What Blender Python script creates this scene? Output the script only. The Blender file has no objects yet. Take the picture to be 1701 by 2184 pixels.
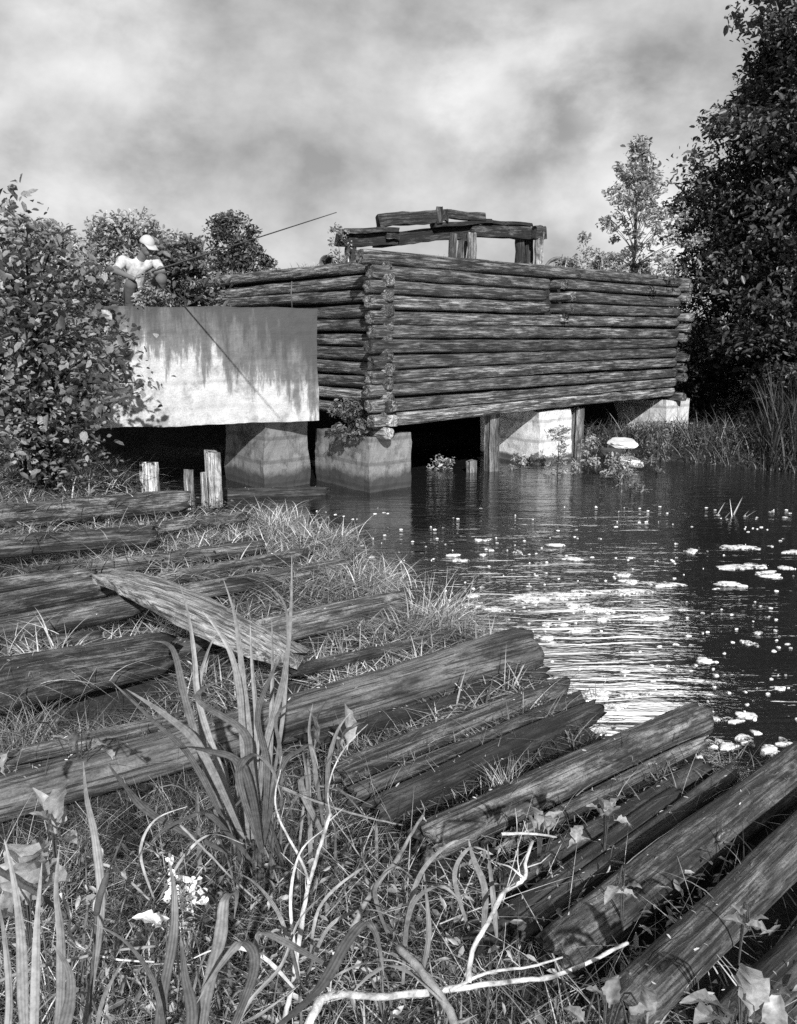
import bpy, math, random
import numpy as np
from mathutils import Vector, Matrix

# ------------------------------------------------------------------ camera
SC = bpy.context.scene
COL = SC.collection
PITCH = math.radians(11.33)
CAMZ = 2.2
F = 1900.0                       # focal length in pixels of a 1701 x 2184 picture
cam_d = bpy.data.cameras.new('camera')
cam = bpy.data.objects.new('camera', cam_d)
COL.objects.link(cam)
cam.location = (0, 0, CAMZ)
cam.rotation_euler = (math.pi / 2 - PITCH, 0, 0)
cam_d.sensor_fit = 'VERTICAL'
cam_d.sensor_height = 24.0
cam_d.lens = 24.0 * F / 2184.0
cam_d.clip_start = 0.05
cam_d.clip_end = 2000
SC.camera = cam

# ------------------------------------------------------------------ world + sun (a black and white photograph: all tones grey)
SUN_AZ = math.radians(8)        # towards the viewer's right, measured from straight behind the camera
SUN_EL = math.radians(28)
sun_dir = Vector((math.sin(SUN_AZ) * math.cos(SUN_EL), -math.cos(SUN_AZ) * math.cos(SUN_EL), math.sin(SUN_EL)))
SC.view_settings.view_transform = 'Standard'
SC.view_settings.look = 'None'
SC.view_settings.gamma = 1
SC.view_settings.exposure = 0.65
W = bpy.data.worlds.new('World')
SC.world = W
W.use_nodes = True
nt = W.node_tree
nt.nodes.clear()
N = nt.nodes.new
L = nt.links.new
sky = N('ShaderNodeTexSky'); sky.sky_type = 'NISHITA'; sky.sun_disc = False
sky.sun_elevation = SUN_EL; sky.sun_rotation = math.pi - SUN_AZ
bw = N('ShaderNodeRGBToBW'); L(sky.outputs[0], bw.inputs[0])
m1 = N('ShaderNodeMath'); m1.operation = 'MULTIPLY'; m1.inputs[1].default_value = 0.016; L(bw.outputs[0], m1.inputs[0])
tc = N('ShaderNodeTexCoord')
mp = N('ShaderNodeMapping'); mp.inputs['Scale'].default_value = (2.2, 2.2, 3.2); mp.inputs['Location'].default_value = (0.35, 0.2, 0.15)
mp.inputs['Rotation'].default_value = (0, math.radians(-8), 0)
L(tc.outputs['Generated'], mp.inputs[0])
n1 = N('ShaderNodeTexNoise'); n1.inputs['Scale'].default_value = 2.6; n1.inputs['Detail'].default_value = 8; n1.inputs['Roughness'].default_value = .55
n1.inputs['Distortion'].default_value = .08
L(mp.outputs[0], n1.inputs[0])
rp = N('ShaderNodeValToRGB')
rp.color_ramp.elements[0].position = .36; rp.color_ramp.elements[0].color = (.15, .15, .15, 1)
rp.color_ramp.elements[1].position = .66; rp.color_ramp.elements[1].color = (.40, .40, .40, 1)
L(n1.outputs[0], rp.inputs[0])
ad = N('ShaderNodeMath'); ad.operation = 'ADD'
L(m1.outputs[0], ad.inputs[0]); L(rp.outputs[0], ad.inputs[1])
# one bright bank of cloud, high above the frame, that the ripples pick up
cd = Vector((math.sin(math.radians(17)) * math.cos(math.radians(40)), math.cos(math.radians(17)) * math.cos(math.radians(40)), math.sin(math.radians(40))))
dp = N('ShaderNodeVectorMath'); dp.operation = 'DOT_PRODUCT'; dp.inputs[1].default_value = cd; L(tc.outputs['Generated'], dp.inputs[0])
mr = N('ShaderNodeMapRange'); mr.interpolation_type = 'SMOOTHSTEP'; mr.inputs['From Min'].default_value = .93; mr.inputs['From Max'].default_value = .99; mr.inputs['To Max'].default_value = 2.0
L(dp.outputs['Value'], mr.inputs['Value'])
ad2 = N('ShaderNodeMath'); ad2.operation = 'ADD'; L(ad.outputs[0], ad2.inputs[0]); L(mr.outputs[0], ad2.inputs[1]); ad = ad2
# small bright puffs low over the crib
for az_, el_, wd_, amt_ in ((6.2, 13.6, .9972, .16), (12.0, 13.2, .9988, .14), (-19, 12.2, .992, .10), (14.5, 8.5, .992, .10)):
    a_, e_ = math.radians(az_), math.radians(el_)
    vp = N('ShaderNodeVectorMath'); vp.operation = 'DOT_PRODUCT'; vp.inputs[1].default_value = (math.sin(a_) * math.cos(e_), math.cos(a_) * math.cos(e_), math.sin(e_)); L(tc.outputs['Generated'], vp.inputs[0])
    n3 = N('ShaderNodeMath'); n3.operation = 'MULTIPLY_ADD'; n3.inputs[1].default_value = (1 - wd_) * 2.4; L(n1.outputs[0], n3.inputs[0]); L(vp.outputs['Value'], n3.inputs[2])
    m3 = N('ShaderNodeMapRange'); m3.interpolation_type = 'SMOOTHSTEP'; m3.inputs['From Min'].default_value = wd_ + (1 - wd_) * 1.0; m3.inputs['From Max'].default_value = wd_ + (1 - wd_) * 2.2; m3.inputs['To Max'].default_value = amt_
    L(n3.outputs[0], m3.inputs['Value'])
    a3_ = N('ShaderNodeMath'); a3_.operation = 'ADD'; L(ad.outputs[0], a3_.inputs[0]); L(m3.outputs[0], a3_.inputs[1]); ad = a3_
bg = N('ShaderNodeBackground'); bg.inputs[1].default_value = 1.0
L(ad.outputs[0], bg.inputs[0])
wo = N('ShaderNodeOutputWorld'); L(bg.outputs[0], wo.inputs[0])

sl = bpy.data.lights.new('sun', 'SUN'); sl.energy = 5.0; sl.angle = math.radians(.6); sl.color = (1, 1, 1)
so = bpy.data.objects.new('sun', sl); COL.objects.link(so)
so.rotation_euler = sun_dir.to_track_quat('Z', 'Y').to_euler()
SC.cycles.use_denoising = False
SC.cycles.max_bounces = 6
SC.cycles.transparent_max_bounces = 8

# ------------------------------------------------------------------ pixel helpers (1701 x 2184 picture to places in the world)
cp, sp = math.cos(PITCH), math.sin(PITCH)
def _ray(px, py):
    a, b = px - 850.5, 1092 - py
    return Vector((a, F * cp + b * sp, b * cp - F * sp))
def PZ(px, py, z):
    d = _ray(px, py); t = (z - CAMZ) / d.z
    return Vector((d.x * t, d.y * t, z))
def PY(px, py, Y):
    d = _ray(px, py); t = Y / d.y
    return Vector((d.x * t, Y, CAMZ + d.z * t))

# ------------------------------------------------------------------ materials
def mat(name, build):
    m = bpy.data.materials.new(name); m.use_nodes = True
    t = m.node_tree; t.nodes.clear()
    out = t.nodes.new('ShaderNodeOutputMaterial')
    build(t, out)
    return m
def _n(t, kind, **kw):
    n = t.nodes.new(kind)
    for k, v in kw.items():
        if k in n.inputs: n.inputs[k].default_value = v
        else: setattr(n, k, v)
    return n
def _ramp(t, src, stops):
    r = t.nodes.new('ShaderNodeValToRGB')
    e = r.color_ramp.elements
    while len(e) < len(stops): e.new(.5)
    for i, (p, c) in enumerate(stops):
        e[i].position = p; e[i].color = (c, c, c, 1)
    t.links.new(src, r.inputs[0]); return r
def _mapped(t, scale, coord='Object', rand=True):
    tc = t.nodes.new('ShaderNodeTexCoord'); mp = t.nodes.new('ShaderNodeMapping')
    mp.inputs['Scale'].default_value = scale
    t.links.new(tc.outputs[coord], mp.inputs[0])
    if rand:
        oi = t.nodes.new('ShaderNodeObjectInfo'); mm = _n(t, 'ShaderNodeMath', operation='MULTIPLY'); mm.inputs[1].default_value = 40
        t.links.new(oi.outputs['Random'], mm.inputs[0]); t.links.new(mm.outputs[0], mp.inputs['Location'])
    return mp
def _noise(t, mp, scale, detail=6, rough=.6, dist=0):
    n = _n(t, 'ShaderNodeTexNoise', Scale=scale, Detail=detail, Roughness=rough, Distortion=dist)
    t.links.new(mp.outputs[0], n.inputs[0]); return n
def _mix(t, a, b, fac, mode='MIX'):
    m = t.nodes.new('ShaderNodeMix'); m.data_type = 'RGBA'; m.blend_type = mode
    for s, idx in ((fac, 0), (a, 6), (b, 7)):
        if isinstance(s, (int, float)):
            if idx == 0: m.inputs[0].default_value = s
            else: m.inputs[idx].default_value = (s, s, s, 1)
        else: t.links.new(s, m.inputs[idx])
    return m.outputs[2]

def wood(name, lo, hi, patch, patch_amt=.5, rough=.85, bump=.6, sc=1.0, ax=0, pm=(1.3, 6)):
    def st(a, b_): return (a, b_, b_) if ax == 0 else (b_, b_, a)
    def b(t, out):
        p = t.nodes.new('ShaderNodeBsdfPrincipled'); p.inputs['Roughness'].default_value = rough
        mp = _mapped(t, st(1.3 * sc, 22 * sc)); g = _noise(t, mp, 2.2, 8, .72, .4)
        col = _ramp(t, g.outputs[0], [(.36, lo * .35), (.48, lo), (.66, hi)])
        mp2 = _mapped(t, st(*pm)); g2 = _noise(t, mp2, 2.2, 7, .75)
        f = _ramp(t, g2.outputs[0], [(.50, 0), (.63, patch_amt)])
        mp3 = _mapped(t, (1, 1, 1)); g3 = _noise(t, mp3, 90, 3, .8)
        f3 = _ramp(t, g3.outputs[0], [(.35, .35), (.62, 1)])
        mp4 = _mapped(t, st(.8, 2.4)); g4 = _noise(t, mp4, 1.9, 9, .7, .8); f4 = _ramp(t, g4.outputs[0], [(.40, .22), (.56, 1.15)])
        mp5 = _mapped(t, st(1.0, 42)); g5 = _noise(t, mp5, 1.6, 4, .6); f5 = _ramp(t, g5.outputs[0], [(.40, .12), (.46, 1)])
        c = _mix(t, col.outputs[0], f4.outputs[0], 1, 'MULTIPLY')
        c = _mix(t, c, patch, f.outputs[0])
        c = _mix(t, c, f5.outputs[0], .8, 'MULTIPLY')
        ov = t.nodes.new('ShaderNodeObjectInfo'); vr = _ramp(t, ov.outputs['Random'], [(0, .5), (1, 1.3)])     # every log has weathered differently
        c = _mix(t, c, vr.outputs[0], 1, 'MULTIPLY')
        c = _mix(t, c, f3.outputs[0], .55, 'MULTIPLY')
        t.links.new(c, p.inputs['Base Color'])
        bp = _n(t, 'ShaderNodeBump', Strength=bump, Distance=.02); t.links.new(g.outputs[0], bp.inputs['Height'])
        b5 = _n(t, 'ShaderNodeBump', Strength=.8, Distance=.012); t.links.new(f5.outputs[0], b5.inputs['Height']); t.links.new(bp.outputs[0], b5.inputs['Normal'])
        bp2 = _n(t, 'ShaderNodeBump', Strength=.5, Distance=.006); t.links.new(g3.outputs[0], bp2.inputs['Height']); t.links.new(b5.outputs[0], bp2.inputs['Normal'])
        t.links.new(bp2.outputs[0], p.inputs['Normal'])
        t.links.new(p.outputs[0], out.inputs[0])
    return mat(name, b)

def leafmat(name, lo, hi, spec=.5, rough=.45, trans=.35):
    def b(t, out):
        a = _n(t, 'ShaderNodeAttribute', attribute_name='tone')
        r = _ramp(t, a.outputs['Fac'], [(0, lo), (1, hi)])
        p = t.nodes.new('ShaderNodeBsdfPrincipled'); p.inputs['Roughness'].default_value = rough
        p.inputs['Specular IOR Level'].default_value = spec
        mpp = _mapped(t, (1, 1, 1)); gg = _noise(t, mpp, 55, 4, .7); fr = _ramp(t, gg.outputs[0], [(.3, .55), (.68, 1.25)])
        rc = _mix(t, r.outputs[0], fr.outputs[0], 1, 'MULTIPLY')
        t.links.new(rc, p.inputs['Base Color'])
        tr = t.nodes.new('ShaderNodeBsdfTranslucent'); t.links.new(rc, tr.inputs[0])
        mx = t.nodes.new('ShaderNodeMixShader'); mx.inputs[0].default_value = trans
        t.links.new(p.outputs[0], mx.inputs[1]); t.links.new(tr.outputs[0], mx.inputs[2])
        t.links.new(mx.outputs[0], out.inputs[0])
    return mat(name, b)

def plain(name, c, rough=.7, var=.3, scale=8, bump=.3):
    def b(t, out):
        p = t.nodes.new('ShaderNodeBsdfPrincipled'); p.inputs['Roughness'].default_value = rough
        mp = _mapped(t, (1, 1, 1)); g = _noise(t, mp, scale, 7, .65)
        r = _ramp(t, g.outputs[0], [(.3, c * (1 - var)), (.7, c * (1 + var))])
        t.links.new(r.outputs[0], p.inputs['Base Color'])
        bp = _n(t, 'ShaderNodeBump', Strength=bump, Distance=.01); t.links.new(g.outputs[0], bp.inputs['Height'])
        t.links.new(bp.outputs[0], p.inputs['Normal']); t.links.new(p.outputs[0], out.inputs[0])
    return mat(name, b)

def concrete(name, base, dark, stain_top=None, boards=True, mossy=.4, wet=None):
    """board-marked concrete; stain_top=(z_high, z_low, amount) lets rain streaks run down from the top edge"""
    def b(t, out):
        p = t.nodes.new('ShaderNodeBsdfPrincipled'); p.inputs['Roughness'].default_value = .9
        mp = _mapped(t, (1, 1, 1), rand=False); g = _noise(t, mp, 5, 8, .7)
        col = _ramp(t, g.outputs[0], [(.35, base * .72), (.62, base)])
        fine = _noise(t, mp, 70, 4, .8); ff = _ramp(t, fine.outputs[0], [(.32, .5), (.6, 1)])
        c = _mix(t, col.outputs[0], ff.outputs[0], .7, 'MULTIPLY')
        blot = _noise(t, mp, 1.7, 9, .72); bf = _ramp(t, blot.outputs[0], [(.50, 0), (.60, mossy)])
        c = _mix(t, c, dark, bf.outputs[0])
        if stain_top:
            zh, zl, amt = stain_top
            mv = _mapped(t, (2.6, 2.6, .45), rand=False); s = _noise(t, mv, 2.3, 8, .68)
            sx = t.nodes.new('ShaderNodeSeparateXYZ'); tc = t.nodes.new('ShaderNodeTexCoord'); t.links.new(tc.outputs['Object'], sx.inputs[0])
            mr = _n(t, 'ShaderNodeMapRange'); mr.inputs['From Min'].default_value = zl; mr.inputs['From Max'].default_value = zh
            mr.inputs['To Min'].default_value = -.30; mr.inputs['To Max'].default_value = .28
            t.links.new(sx.outputs['Z'], mr.inputs['Value'])
            # the right-hand end is wetter
            mrx = _n(t, 'ShaderNodeMapRange'); mrx.inputs['From Min'].default_value = -1.7; mrx.inputs['From Max'].default_value = 0
            mrx.inputs['To Min'].default_value = 0; mrx.inputs['To Max'].default_value = .22
            t.links.new(sx.outputs['X'], mrx.inputs['Value'])
            a1 = _n(t, 'ShaderNodeMath', operation='ADD'); t.links.new(mr.outputs[0], a1.inputs[0]); t.links.new(s.outputs[0], a1.inputs[1])
            a2 = _n(t, 'ShaderNodeMath', operation='ADD'); t.links.new(a1.outputs[0], a2.inputs[0]); t.links.new(mrx.outputs[0], a2.inputs[1])
            sf = _ramp(t, a2.outputs[0], [(.45, 0), (.54, amt * .74), (.66, amt * .86), (.78, amt)])
            c = _mix(t, c, dark, sf.outputs[0])
        if wet:      # tide mark of algae above the waterline
            sz_ = t.nodes.new('ShaderNodeSeparateXYZ'); t.links.new(mp.outputs[0], sz_.inputs[0])
            mw = _n(t, 'ShaderNodeMapRange'); mw.inputs['From Min'].default_value = wet[0]; mw.inputs['From Max'].default_value = wet[1]; mw.inputs['To Min'].default_value = .75; mw.inputs['To Max'].default_value = 0
            t.links.new(sz_.outputs['Z'], mw.inputs['Value'])
            aw = _n(t, 'ShaderNodeMath', operation='ADD'); t.links.new(mw.outputs[0], aw.inputs[0]); t.links.new(blot.outputs[0], aw.inputs[1])
            wf = _ramp(t, aw.outputs[0], [(.62, 0), (.85, .9)]); c = _mix(t, c, .02, wf.outputs[0])
        if boards:
            wl = _n(t, 'ShaderNodeTexWave', Scale=.95, Distortion=.9, Detail=3, bands_direction='Z'); t.links.new(mp.outputs[0], wl.inputs[0])
            lf = _ramp(t, wl.outputs['Fac'], [(.03, .35), (.10, 1)]); c = _mix(t, c, lf.outputs[0], .16 if stain_top else .5, 'MULTIPLY')
        t.links.new(c, p.inputs['Base Color'])
        bp = _n(t, 'ShaderNodeBump', Strength=.9, Distance=.02); t.links.new(g.outputs[0], bp.inputs['Height'])
        last = bp
        if boards:
            wv = _n(t, 'ShaderNodeTexWave', Scale=1.6, Distortion=.8, Detail=3, bands_direction='Z', wave_profile='SAW')
            t.links.new(mp.outputs[0], wv.inputs[0])
            b2 = _n(t, 'ShaderNodeBump', Strength=.8, Distance=.02); t.links.new(wv.outputs['Fac'], b2.inputs['Height']); t.links.new(bp.outputs[0], b2.inputs['Normal']); last = b2
        t.links.new(last.outputs[0], p.inputs['Normal']); t.links.new(p.outputs[0], out.inputs[0])
    return mat(name, b)

M = {}
M['smooth_log'] = wood('smooth_log', .14, .27, .4, .3, bump=.5)
M['log'] = wood('weathered_log', .06, .25, .48, .5, bump=1.0)
M['crib_log'] = wood('crib_timber', .06, .28, .60, .6, bump=1.0, pm=(.8, 11))
M['log_dark'] = wood('wet_log', .02, .09, .2, .35)
M['timber'] = wood('tarred_timber', .012, .05, .25, .4)
M['pale_timber'] = wood('bleached_timber', .25, .6, .10, .35)
M['plank'] = wood('worn_plank', .16, .38, .7, .4)
M['bark_pale'] = None
M['bark_dark'] = None
M['trunk'] = wood('trunk_bark', .03, .09, .14, .3)
M['leaf_big'] = leafmat('broad_leaf', .04, .32)
M['leaf_pale'] = leafmat('pale_leaf', .07, .48)
M['leaf_mid'] = leafmat('mid_leaf', .05, .20)
M['leaf_dark'] = leafmat('dark_leaf', .008, .06, trans=.2)
M['leaf_shrub'] = leafmat('shrub_leaf', .02, .12, trans=.2)
M['grass'] = leafmat('grass_blade', .06, .75, spec=.3, rough=.6)
M['grass_dark'] = leafmat('green_grass', .02, .38, spec=.3, rough=.6)
M['blade'] = leafmat('reed_blade', .06, .24, spec=.5, rough=.5, trans=.25)
M['white_petal'] = leafmat('white_petal', .7, .85, trans=.3)
M['soil'] = None
def soil(t, out):
    p = t.nodes.new('ShaderNodeBsdfPrincipled'); p.inputs['Roughness'].default_value = .95
    mp = _mapped(t, (1, 1, 1), rand=False); g = _noise(t, mp, 6, 10, .75); g2 = _noise(t, mp, 45, 6, .8)
    r = _ramp(t, g.outputs[0], [(.35, .008), (.65, .035)]); r2 = _ramp(t, g2.outputs[0], [(.4, .3), (.7, 1.6)])
    t.links.new(_mix(t, r.outputs[0], r2.outputs[0], 1, 'MULTIPLY'), p.inputs['Base Color'])
    bp = _n(t, 'ShaderNodeBump', Strength=1, Distance=.03); t.links.new(g2.outputs[0], bp.inputs['Height'])
    t.links.new(bp.outputs[0], p.inputs['Normal']); t.links.new(p.outputs[0], out.inputs[0])
M['soil'] = mat('soil', soil)
def waterm(t, out):
    p = t.nodes.new('ShaderNodeBsdfPrincipled')
    p.inputs['Base Color'].default_value = (.012, .012, .012, 1)
    p.inputs['Roughness'].default_value = .03
    p.inputs['IOR'].default_value = 4.2
    mp = _mapped(t, (.55, 2.5, 1), rand=False); a = _noise(t, mp, 2.7, 2, .45, .8)
    mp2 = _mapped(t, (1.2, 4.2, 1), rand=False); a2 = _noise(t, mp2, 9, 2, .5)
    mp3 = _mapped(t, (.25, .5, 1), rand=False); a3 = _noise(t, mp3, 1.6, 3, .5)
    amp = _ramp(t, a3.outputs[0], [(.35, .25), (.6, 1)])
    s = _mix(t, a.outputs[0], a2.outputs[0], .18)
    s = _mix(t, s, amp.outputs[0], 1, 'MULTIPLY')
    bp = _n(t, 'ShaderNodeBump', Strength=1.0, Distance=.027); t.links.new(s, bp.inputs['Height'])
    t.links.new(bp.outputs[0], p.inputs['Normal']); t.links.new(p.outputs[0], out.inputs[0])
M['water'] = mat('pool_water', waterm)
def foamm(t, out):
    p = t.nodes.new('ShaderNodeBsdfPrincipled'); p.inputs['Roughness'].default_value = .8
    mp = _mapped(t, (.8, 1.4, 1), rand=False); a = _noise(t, mp, 26, 6, .75, .6); b = _noise(t, mp, 7, 4, .6, .4)
    p.inputs['Base Color'].default_value = (.62, .62, .62, 1)
    mm = _mix(t, a.outputs[0], b.outputs[0], .45); r = _ramp(t, mm, [(.455, 0), (.52, .97)])
    tr = t.nodes.new('ShaderNodeBsdfTransparent'); mx = t.nodes.new('ShaderNodeMixShader')
    t.links.new(r.outputs[0], mx.inputs[0]); t.links.new(tr.outputs[0], mx.inputs[1]); t.links.new(p.outputs[0], mx.inputs[2]); t.links.new(mx.outputs[0], out.inputs[0])
M['foam'] = mat('foam', foamm)
M['bark_pale'] = plain('peeled_branch', .40, .85, .8, 22, 1.0)
M['bark_dark'] = plain('bark', .07, .85, .5, 30, .8)
M['stick'] = plain('weathered_stick', .17, .85, .6, 30, .8)
M['tree_leaf'] = leafmat('tree_leaf', .02, .12, trans=.25)
M['conc_pier'] = concrete('old_concrete', .20, .025, mossy=.85, wet=(.62, .95))
M['conc_white'] = concrete('pale_concrete', .66, .2, mossy=.3, wet=(.60, .76))
M['rock'] = plain('stone', .5, .9, .35, 5, .8)
M['metal'] = plain('rusty_metal', .07, .6, .5, 12)
M['skin'] = plain('skin', .11, .55, .12, 20, .1)
M['shirt'] = plain('pale_shirt', .38, .85, .5, 10, 1.0)
M['trousers'] = plain('dark_trousers', .07, .85, .25, 9, .3)
M['cap'] = plain('pale_cap', .34, .85, .1, 12, .2)
M['hair'] = plain('dark_hair', .02, .6, .3, 60, .5)
M['shoe'] = plain('shoe', .04, .6, .2, 20, .2)

# ------------------------------------------------------------------ object helpers
def np_mesh(name, verts, faces, material, tone=None, smooth=False):
    """verts (n,3) array, faces (m,k) array with the same k"""
    verts = np.asarray(verts, dtype=np.float32); faces = np.asarray(faces, dtype=np.int32)
    me = bpy.data.meshes.new(name); k = faces.shape[1]
    me.vertices.add(len(verts)); me.vertices.foreach_set('co', verts.ravel())
    me.loops.add(faces.size); me.loops.foreach_set('vertex_index', faces.ravel())
    me.polygons.add(len(faces)); me.polygons.foreach_set('loop_start', np.arange(0, faces.size, k, dtype=np.int32))
    me.polygons.foreach_set('loop_total', np.full(len(faces), k, dtype=np.int32))
    if smooth: me.polygons.foreach_set('use_smooth', np.ones(len(faces), dtype=bool))
    if tone is not None:
        a = me.attributes.new('tone', 'FLOAT', 'POINT'); a.data.foreach_set('value', np.asarray(tone, dtype=np.float32))
    me.update(calc_edges=True); me.materials.append(material)
    return me
def link(name, me, parent=None, loc=None):
    o = bpy.data.objects.new(name, me); COL.objects.link(o)
    if parent: o.parent = parent
    if loc is not None: o.location = loc
    return o
def tag(o, label=None, cat=None, group=None, kind=None):
    if label: o['label'] = label
    if cat: o['category'] = cat
    if group: o['group'] = group
    if kind: o['kind'] = kind
    return o
def empty(name, loc, label, cat, group=None, rz=0):
    o = bpy.data.objects.new(name, None); COL.objects.link(o); o.location = loc; o.rotation_euler.z = rz
    o.empty_display_size = .1
    return tag(o, label, cat, group)

class MB:
    def __init__(s): s.v = []; s.f = []
    def add(s, vs, fs):
        n = len(s.v); s.v += [tuple(v) for v in vs]; s.f += [tuple(i + n for i in f) for f in fs]
    def tube(s, pts, rad, sides=7, cap=True, rng=None, wob=0):
        pts = [Vector(p) for p in pts]; n = len(pts)
        if isinstance(rad, (int, float)): rad = [rad] * n
        up = Vector((0, 0, 1)); vs = []; fs = []; a = None
        for i, p in enumerate(pts):
            d = (pts[min(i + 1, n - 1)] - pts[max(i - 1, 0)]).normalized()
            if a is None:
                a = d.cross(up if abs(d.z) < .9 else Vector((1, 0, 0))).normalized()
            else:
                a = (a - d * a.dot(d)).normalized()
            b = d.cross(a)
            for k in range(sides):
                t = 2 * math.pi * k / sides
                r = rad[i] * (1 + (rng.uniform(-wob, wob) if rng else 0))
                vs.append(p + a * (math.cos(t) * r) + b * (math.sin(t) * r))
        for i in range(n - 1):
            for k in range(sides):
                fs.append((i * sides + k, i * sides + (k + 1) % sides, (i + 1) * sides + (k + 1) % sides, (i + 1) * sides + k))
        if cap:
            fs.append(tuple(range(sides - 1, -1, -1))); fs.append(tuple((n - 1) * sides + k for k in range(sides)))
        s.add(vs, fs)
    def build(s, name, material, parent=None, smooth=True, origin=None, tone=None):
        me = bpy.data.meshes.new(name)
        o_ = Vector(origin) if origin is not None else Vector((0, 0, 0))
        me.from_pydata([tuple(Vector(v) - o_) for v in s.v], [], s.f); me.materials.append(material)
        if smooth: me.polygons.foreach_set('use_smooth', [True] * len(me.polygons))
        if tone is not None:
            a = me.attributes.new('tone', 'FLOAT', 'POINT'); a.data.foreach_set('value', [tone] * len(s.v) if isinstance(tone, float) else tone)
        me.update(); return link(name, me, parent, o_ if (origin is not None and parent is None) else None)

def catmull(pts, sub=5):
    P = [Vector(p) for p in pts]
    if len(P) < 3: return [P[0].lerp(P[-1], i / sub) for i in range(sub + 1)]
    out = []
    for i in range(len(P) - 1):
        p0, p1, p2, p3 = P[max(i - 1, 0)], P[i], P[i + 1], P[min(i + 2, len(P) - 1)]
        for k in range(sub):
            t = k / sub
            out.append(.5 * ((2 * p1) + (p2 - p0) * t + (2 * p0 - 5 * p1 + 4 * p2 - p3) * t * t + (3 * p1 - p0 - 3 * p2 + p3) * t ** 3))
    out.append(P[-1]); return out
def lin(a, b, n): return [a + (b - a) * i / (n - 1) for i in range(n)]

# ------------------------------------------------------------------ logs
LITTER = []
LOGS = []           # ground footprints the grass keeps off
def log_mesh(name, length, r0, r1, seed, material, sides=22, bend=.02, knob=.05, ragged=.04, flat=1.0, sq=0.0):
    """a log lying along local X from 0 to length, its ends cut rough with a sunk heart"""
    rg = np.random.default_rng(seed)
    rings = max(14, int(length / .09))
    x = np.linspace(0, length, rings)
    r = r0 + (r1 - r0) * x / length
    ph = rg.uniform(0, 6.28, 8)
    cy = bend * length * .12 * np.sin(x / length * 3.1 + ph[0]) + bend * .15 * np.sin(x * 2.3 + ph[1])
    cz = bend * length * .08 * np.sin(x / length * 4.1 + ph[2]) + bend * .15 * np.sin(x * 3.1 + ph[3])
    th = np.linspace(0, 2 * np.pi, sides, endpoint=False)
    prof = 1 + .03 * np.sin(2 * th + ph[4]) + .025 * np.sin(3 * th + ph[5])
    cr = rg.normal(0, 1, (sides,)) * .022                      # long ridges and checks
    n = rg.normal(0, 1, (rings, sides)); n = (n + np.roll(n, 1, 0) + np.roll(n, -1, 0)) / 3
    prof = prof * (1 / (np.abs(np.cos(th)) ** 4 + np.abs(np.sin(th)) ** 4) ** .25) ** sq * (1 - .06 * sq)
    R = r[:, None] * (prof[None, :] + cr[None, :] + knob * .45 * n + .03 * np.sin(x * 4.7 + ph[6])[:, None])
    for _ in range(int(length * 1.3)):                          # knots
        kx, kt = rg.uniform(.1, length - .1), rg.uniform(0, 6.28)
        dt = np.angle(np.exp(1j * (th - kt)))
        R += r0 * .14 * np.exp(-((x[:, None] - kx) / .07) ** 2 - (dt[None, :] / .35) ** 2)
    xx = np.repeat(x[:, None], sides, 1)
    e = rg.normal(0, ragged, sides); e = (e + np.roll(e, 1)) / 1.6
    xx[0] += e * .8; xx[-1] += np.roll(e, 5) * .8
    R[0] *= .93; R[-1] *= .93
    V = np.stack([xx, cy[:, None] + R * np.cos(th)[None], (cz[:, None] + R * np.sin(th)[None]) * flat], -1).reshape(-1, 3)
    i = np.arange(rings - 1)[:, None] * sides; k = np.arange(sides)[None]
    q = np.stack([i + k, i + sides + k, i + sides + (k + 1) % sides, i + (k + 1) % sides], -1).reshape(-1, 4)
    caps_v = []; caps_f = []; nv = len(V)
    for base, xc, sgn in ((0, 0, 1), ((rings - 1) * sides, length, -1)):
        c = V[base:base + sides]; mid = c.mean(0)
        inner = mid + (c - mid) * .55; inner[:, 0] += sgn * (.006 + rg.uniform(0, .012, sides))
        core = mid + (c - mid) * .08; core[:, 0] += sgn * .02
        s0 = nv + len(caps_v)
        caps_v += list(inner) + list(core)
        for j in range(sides):
            j2 = (j + 1) % sides
            fa = [(base + j, base + j2, s0 + j2, s0 + j), (s0 + j, s0 + j2, s0 + sides + j2, s0 + sides + j)]
            caps_f += [f if sgn > 0 else f[::-1] for f in fa]
    V = np.vstack([V, np.array(caps_v)]); q = np.vstack([q, np.array(caps_f)])
    return np_mesh(name, V, q, material, smooth=True)
def place_axis(o, a, b, roll=0):
    d = (b - a)
    o.location = a
    o.rotation_mode = 'QUATERNION'
    o.rotation_quaternion = d.to_track_quat('X', 'Z') @ Matrix.Rotation(roll, 3, 'X').to_quaternion()
def log(a, b, r0, r1, seed, material, name='log', parent=None, label=None, cat='log', group=None, foot=True, **kw):
    me = log_mesh(name, (b - a).length, r0, r1, seed, material, **kw)
    o = link(name, me, parent); place_axis(o, a, b)
    if label: tag(o, label, cat, group)
    if foot: LOGS.append((a.x, a.y, b.x, b.y, max(r0, r1))); LITTER.append((a.copy(), b.copy(), r0, r1))
    return o

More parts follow.
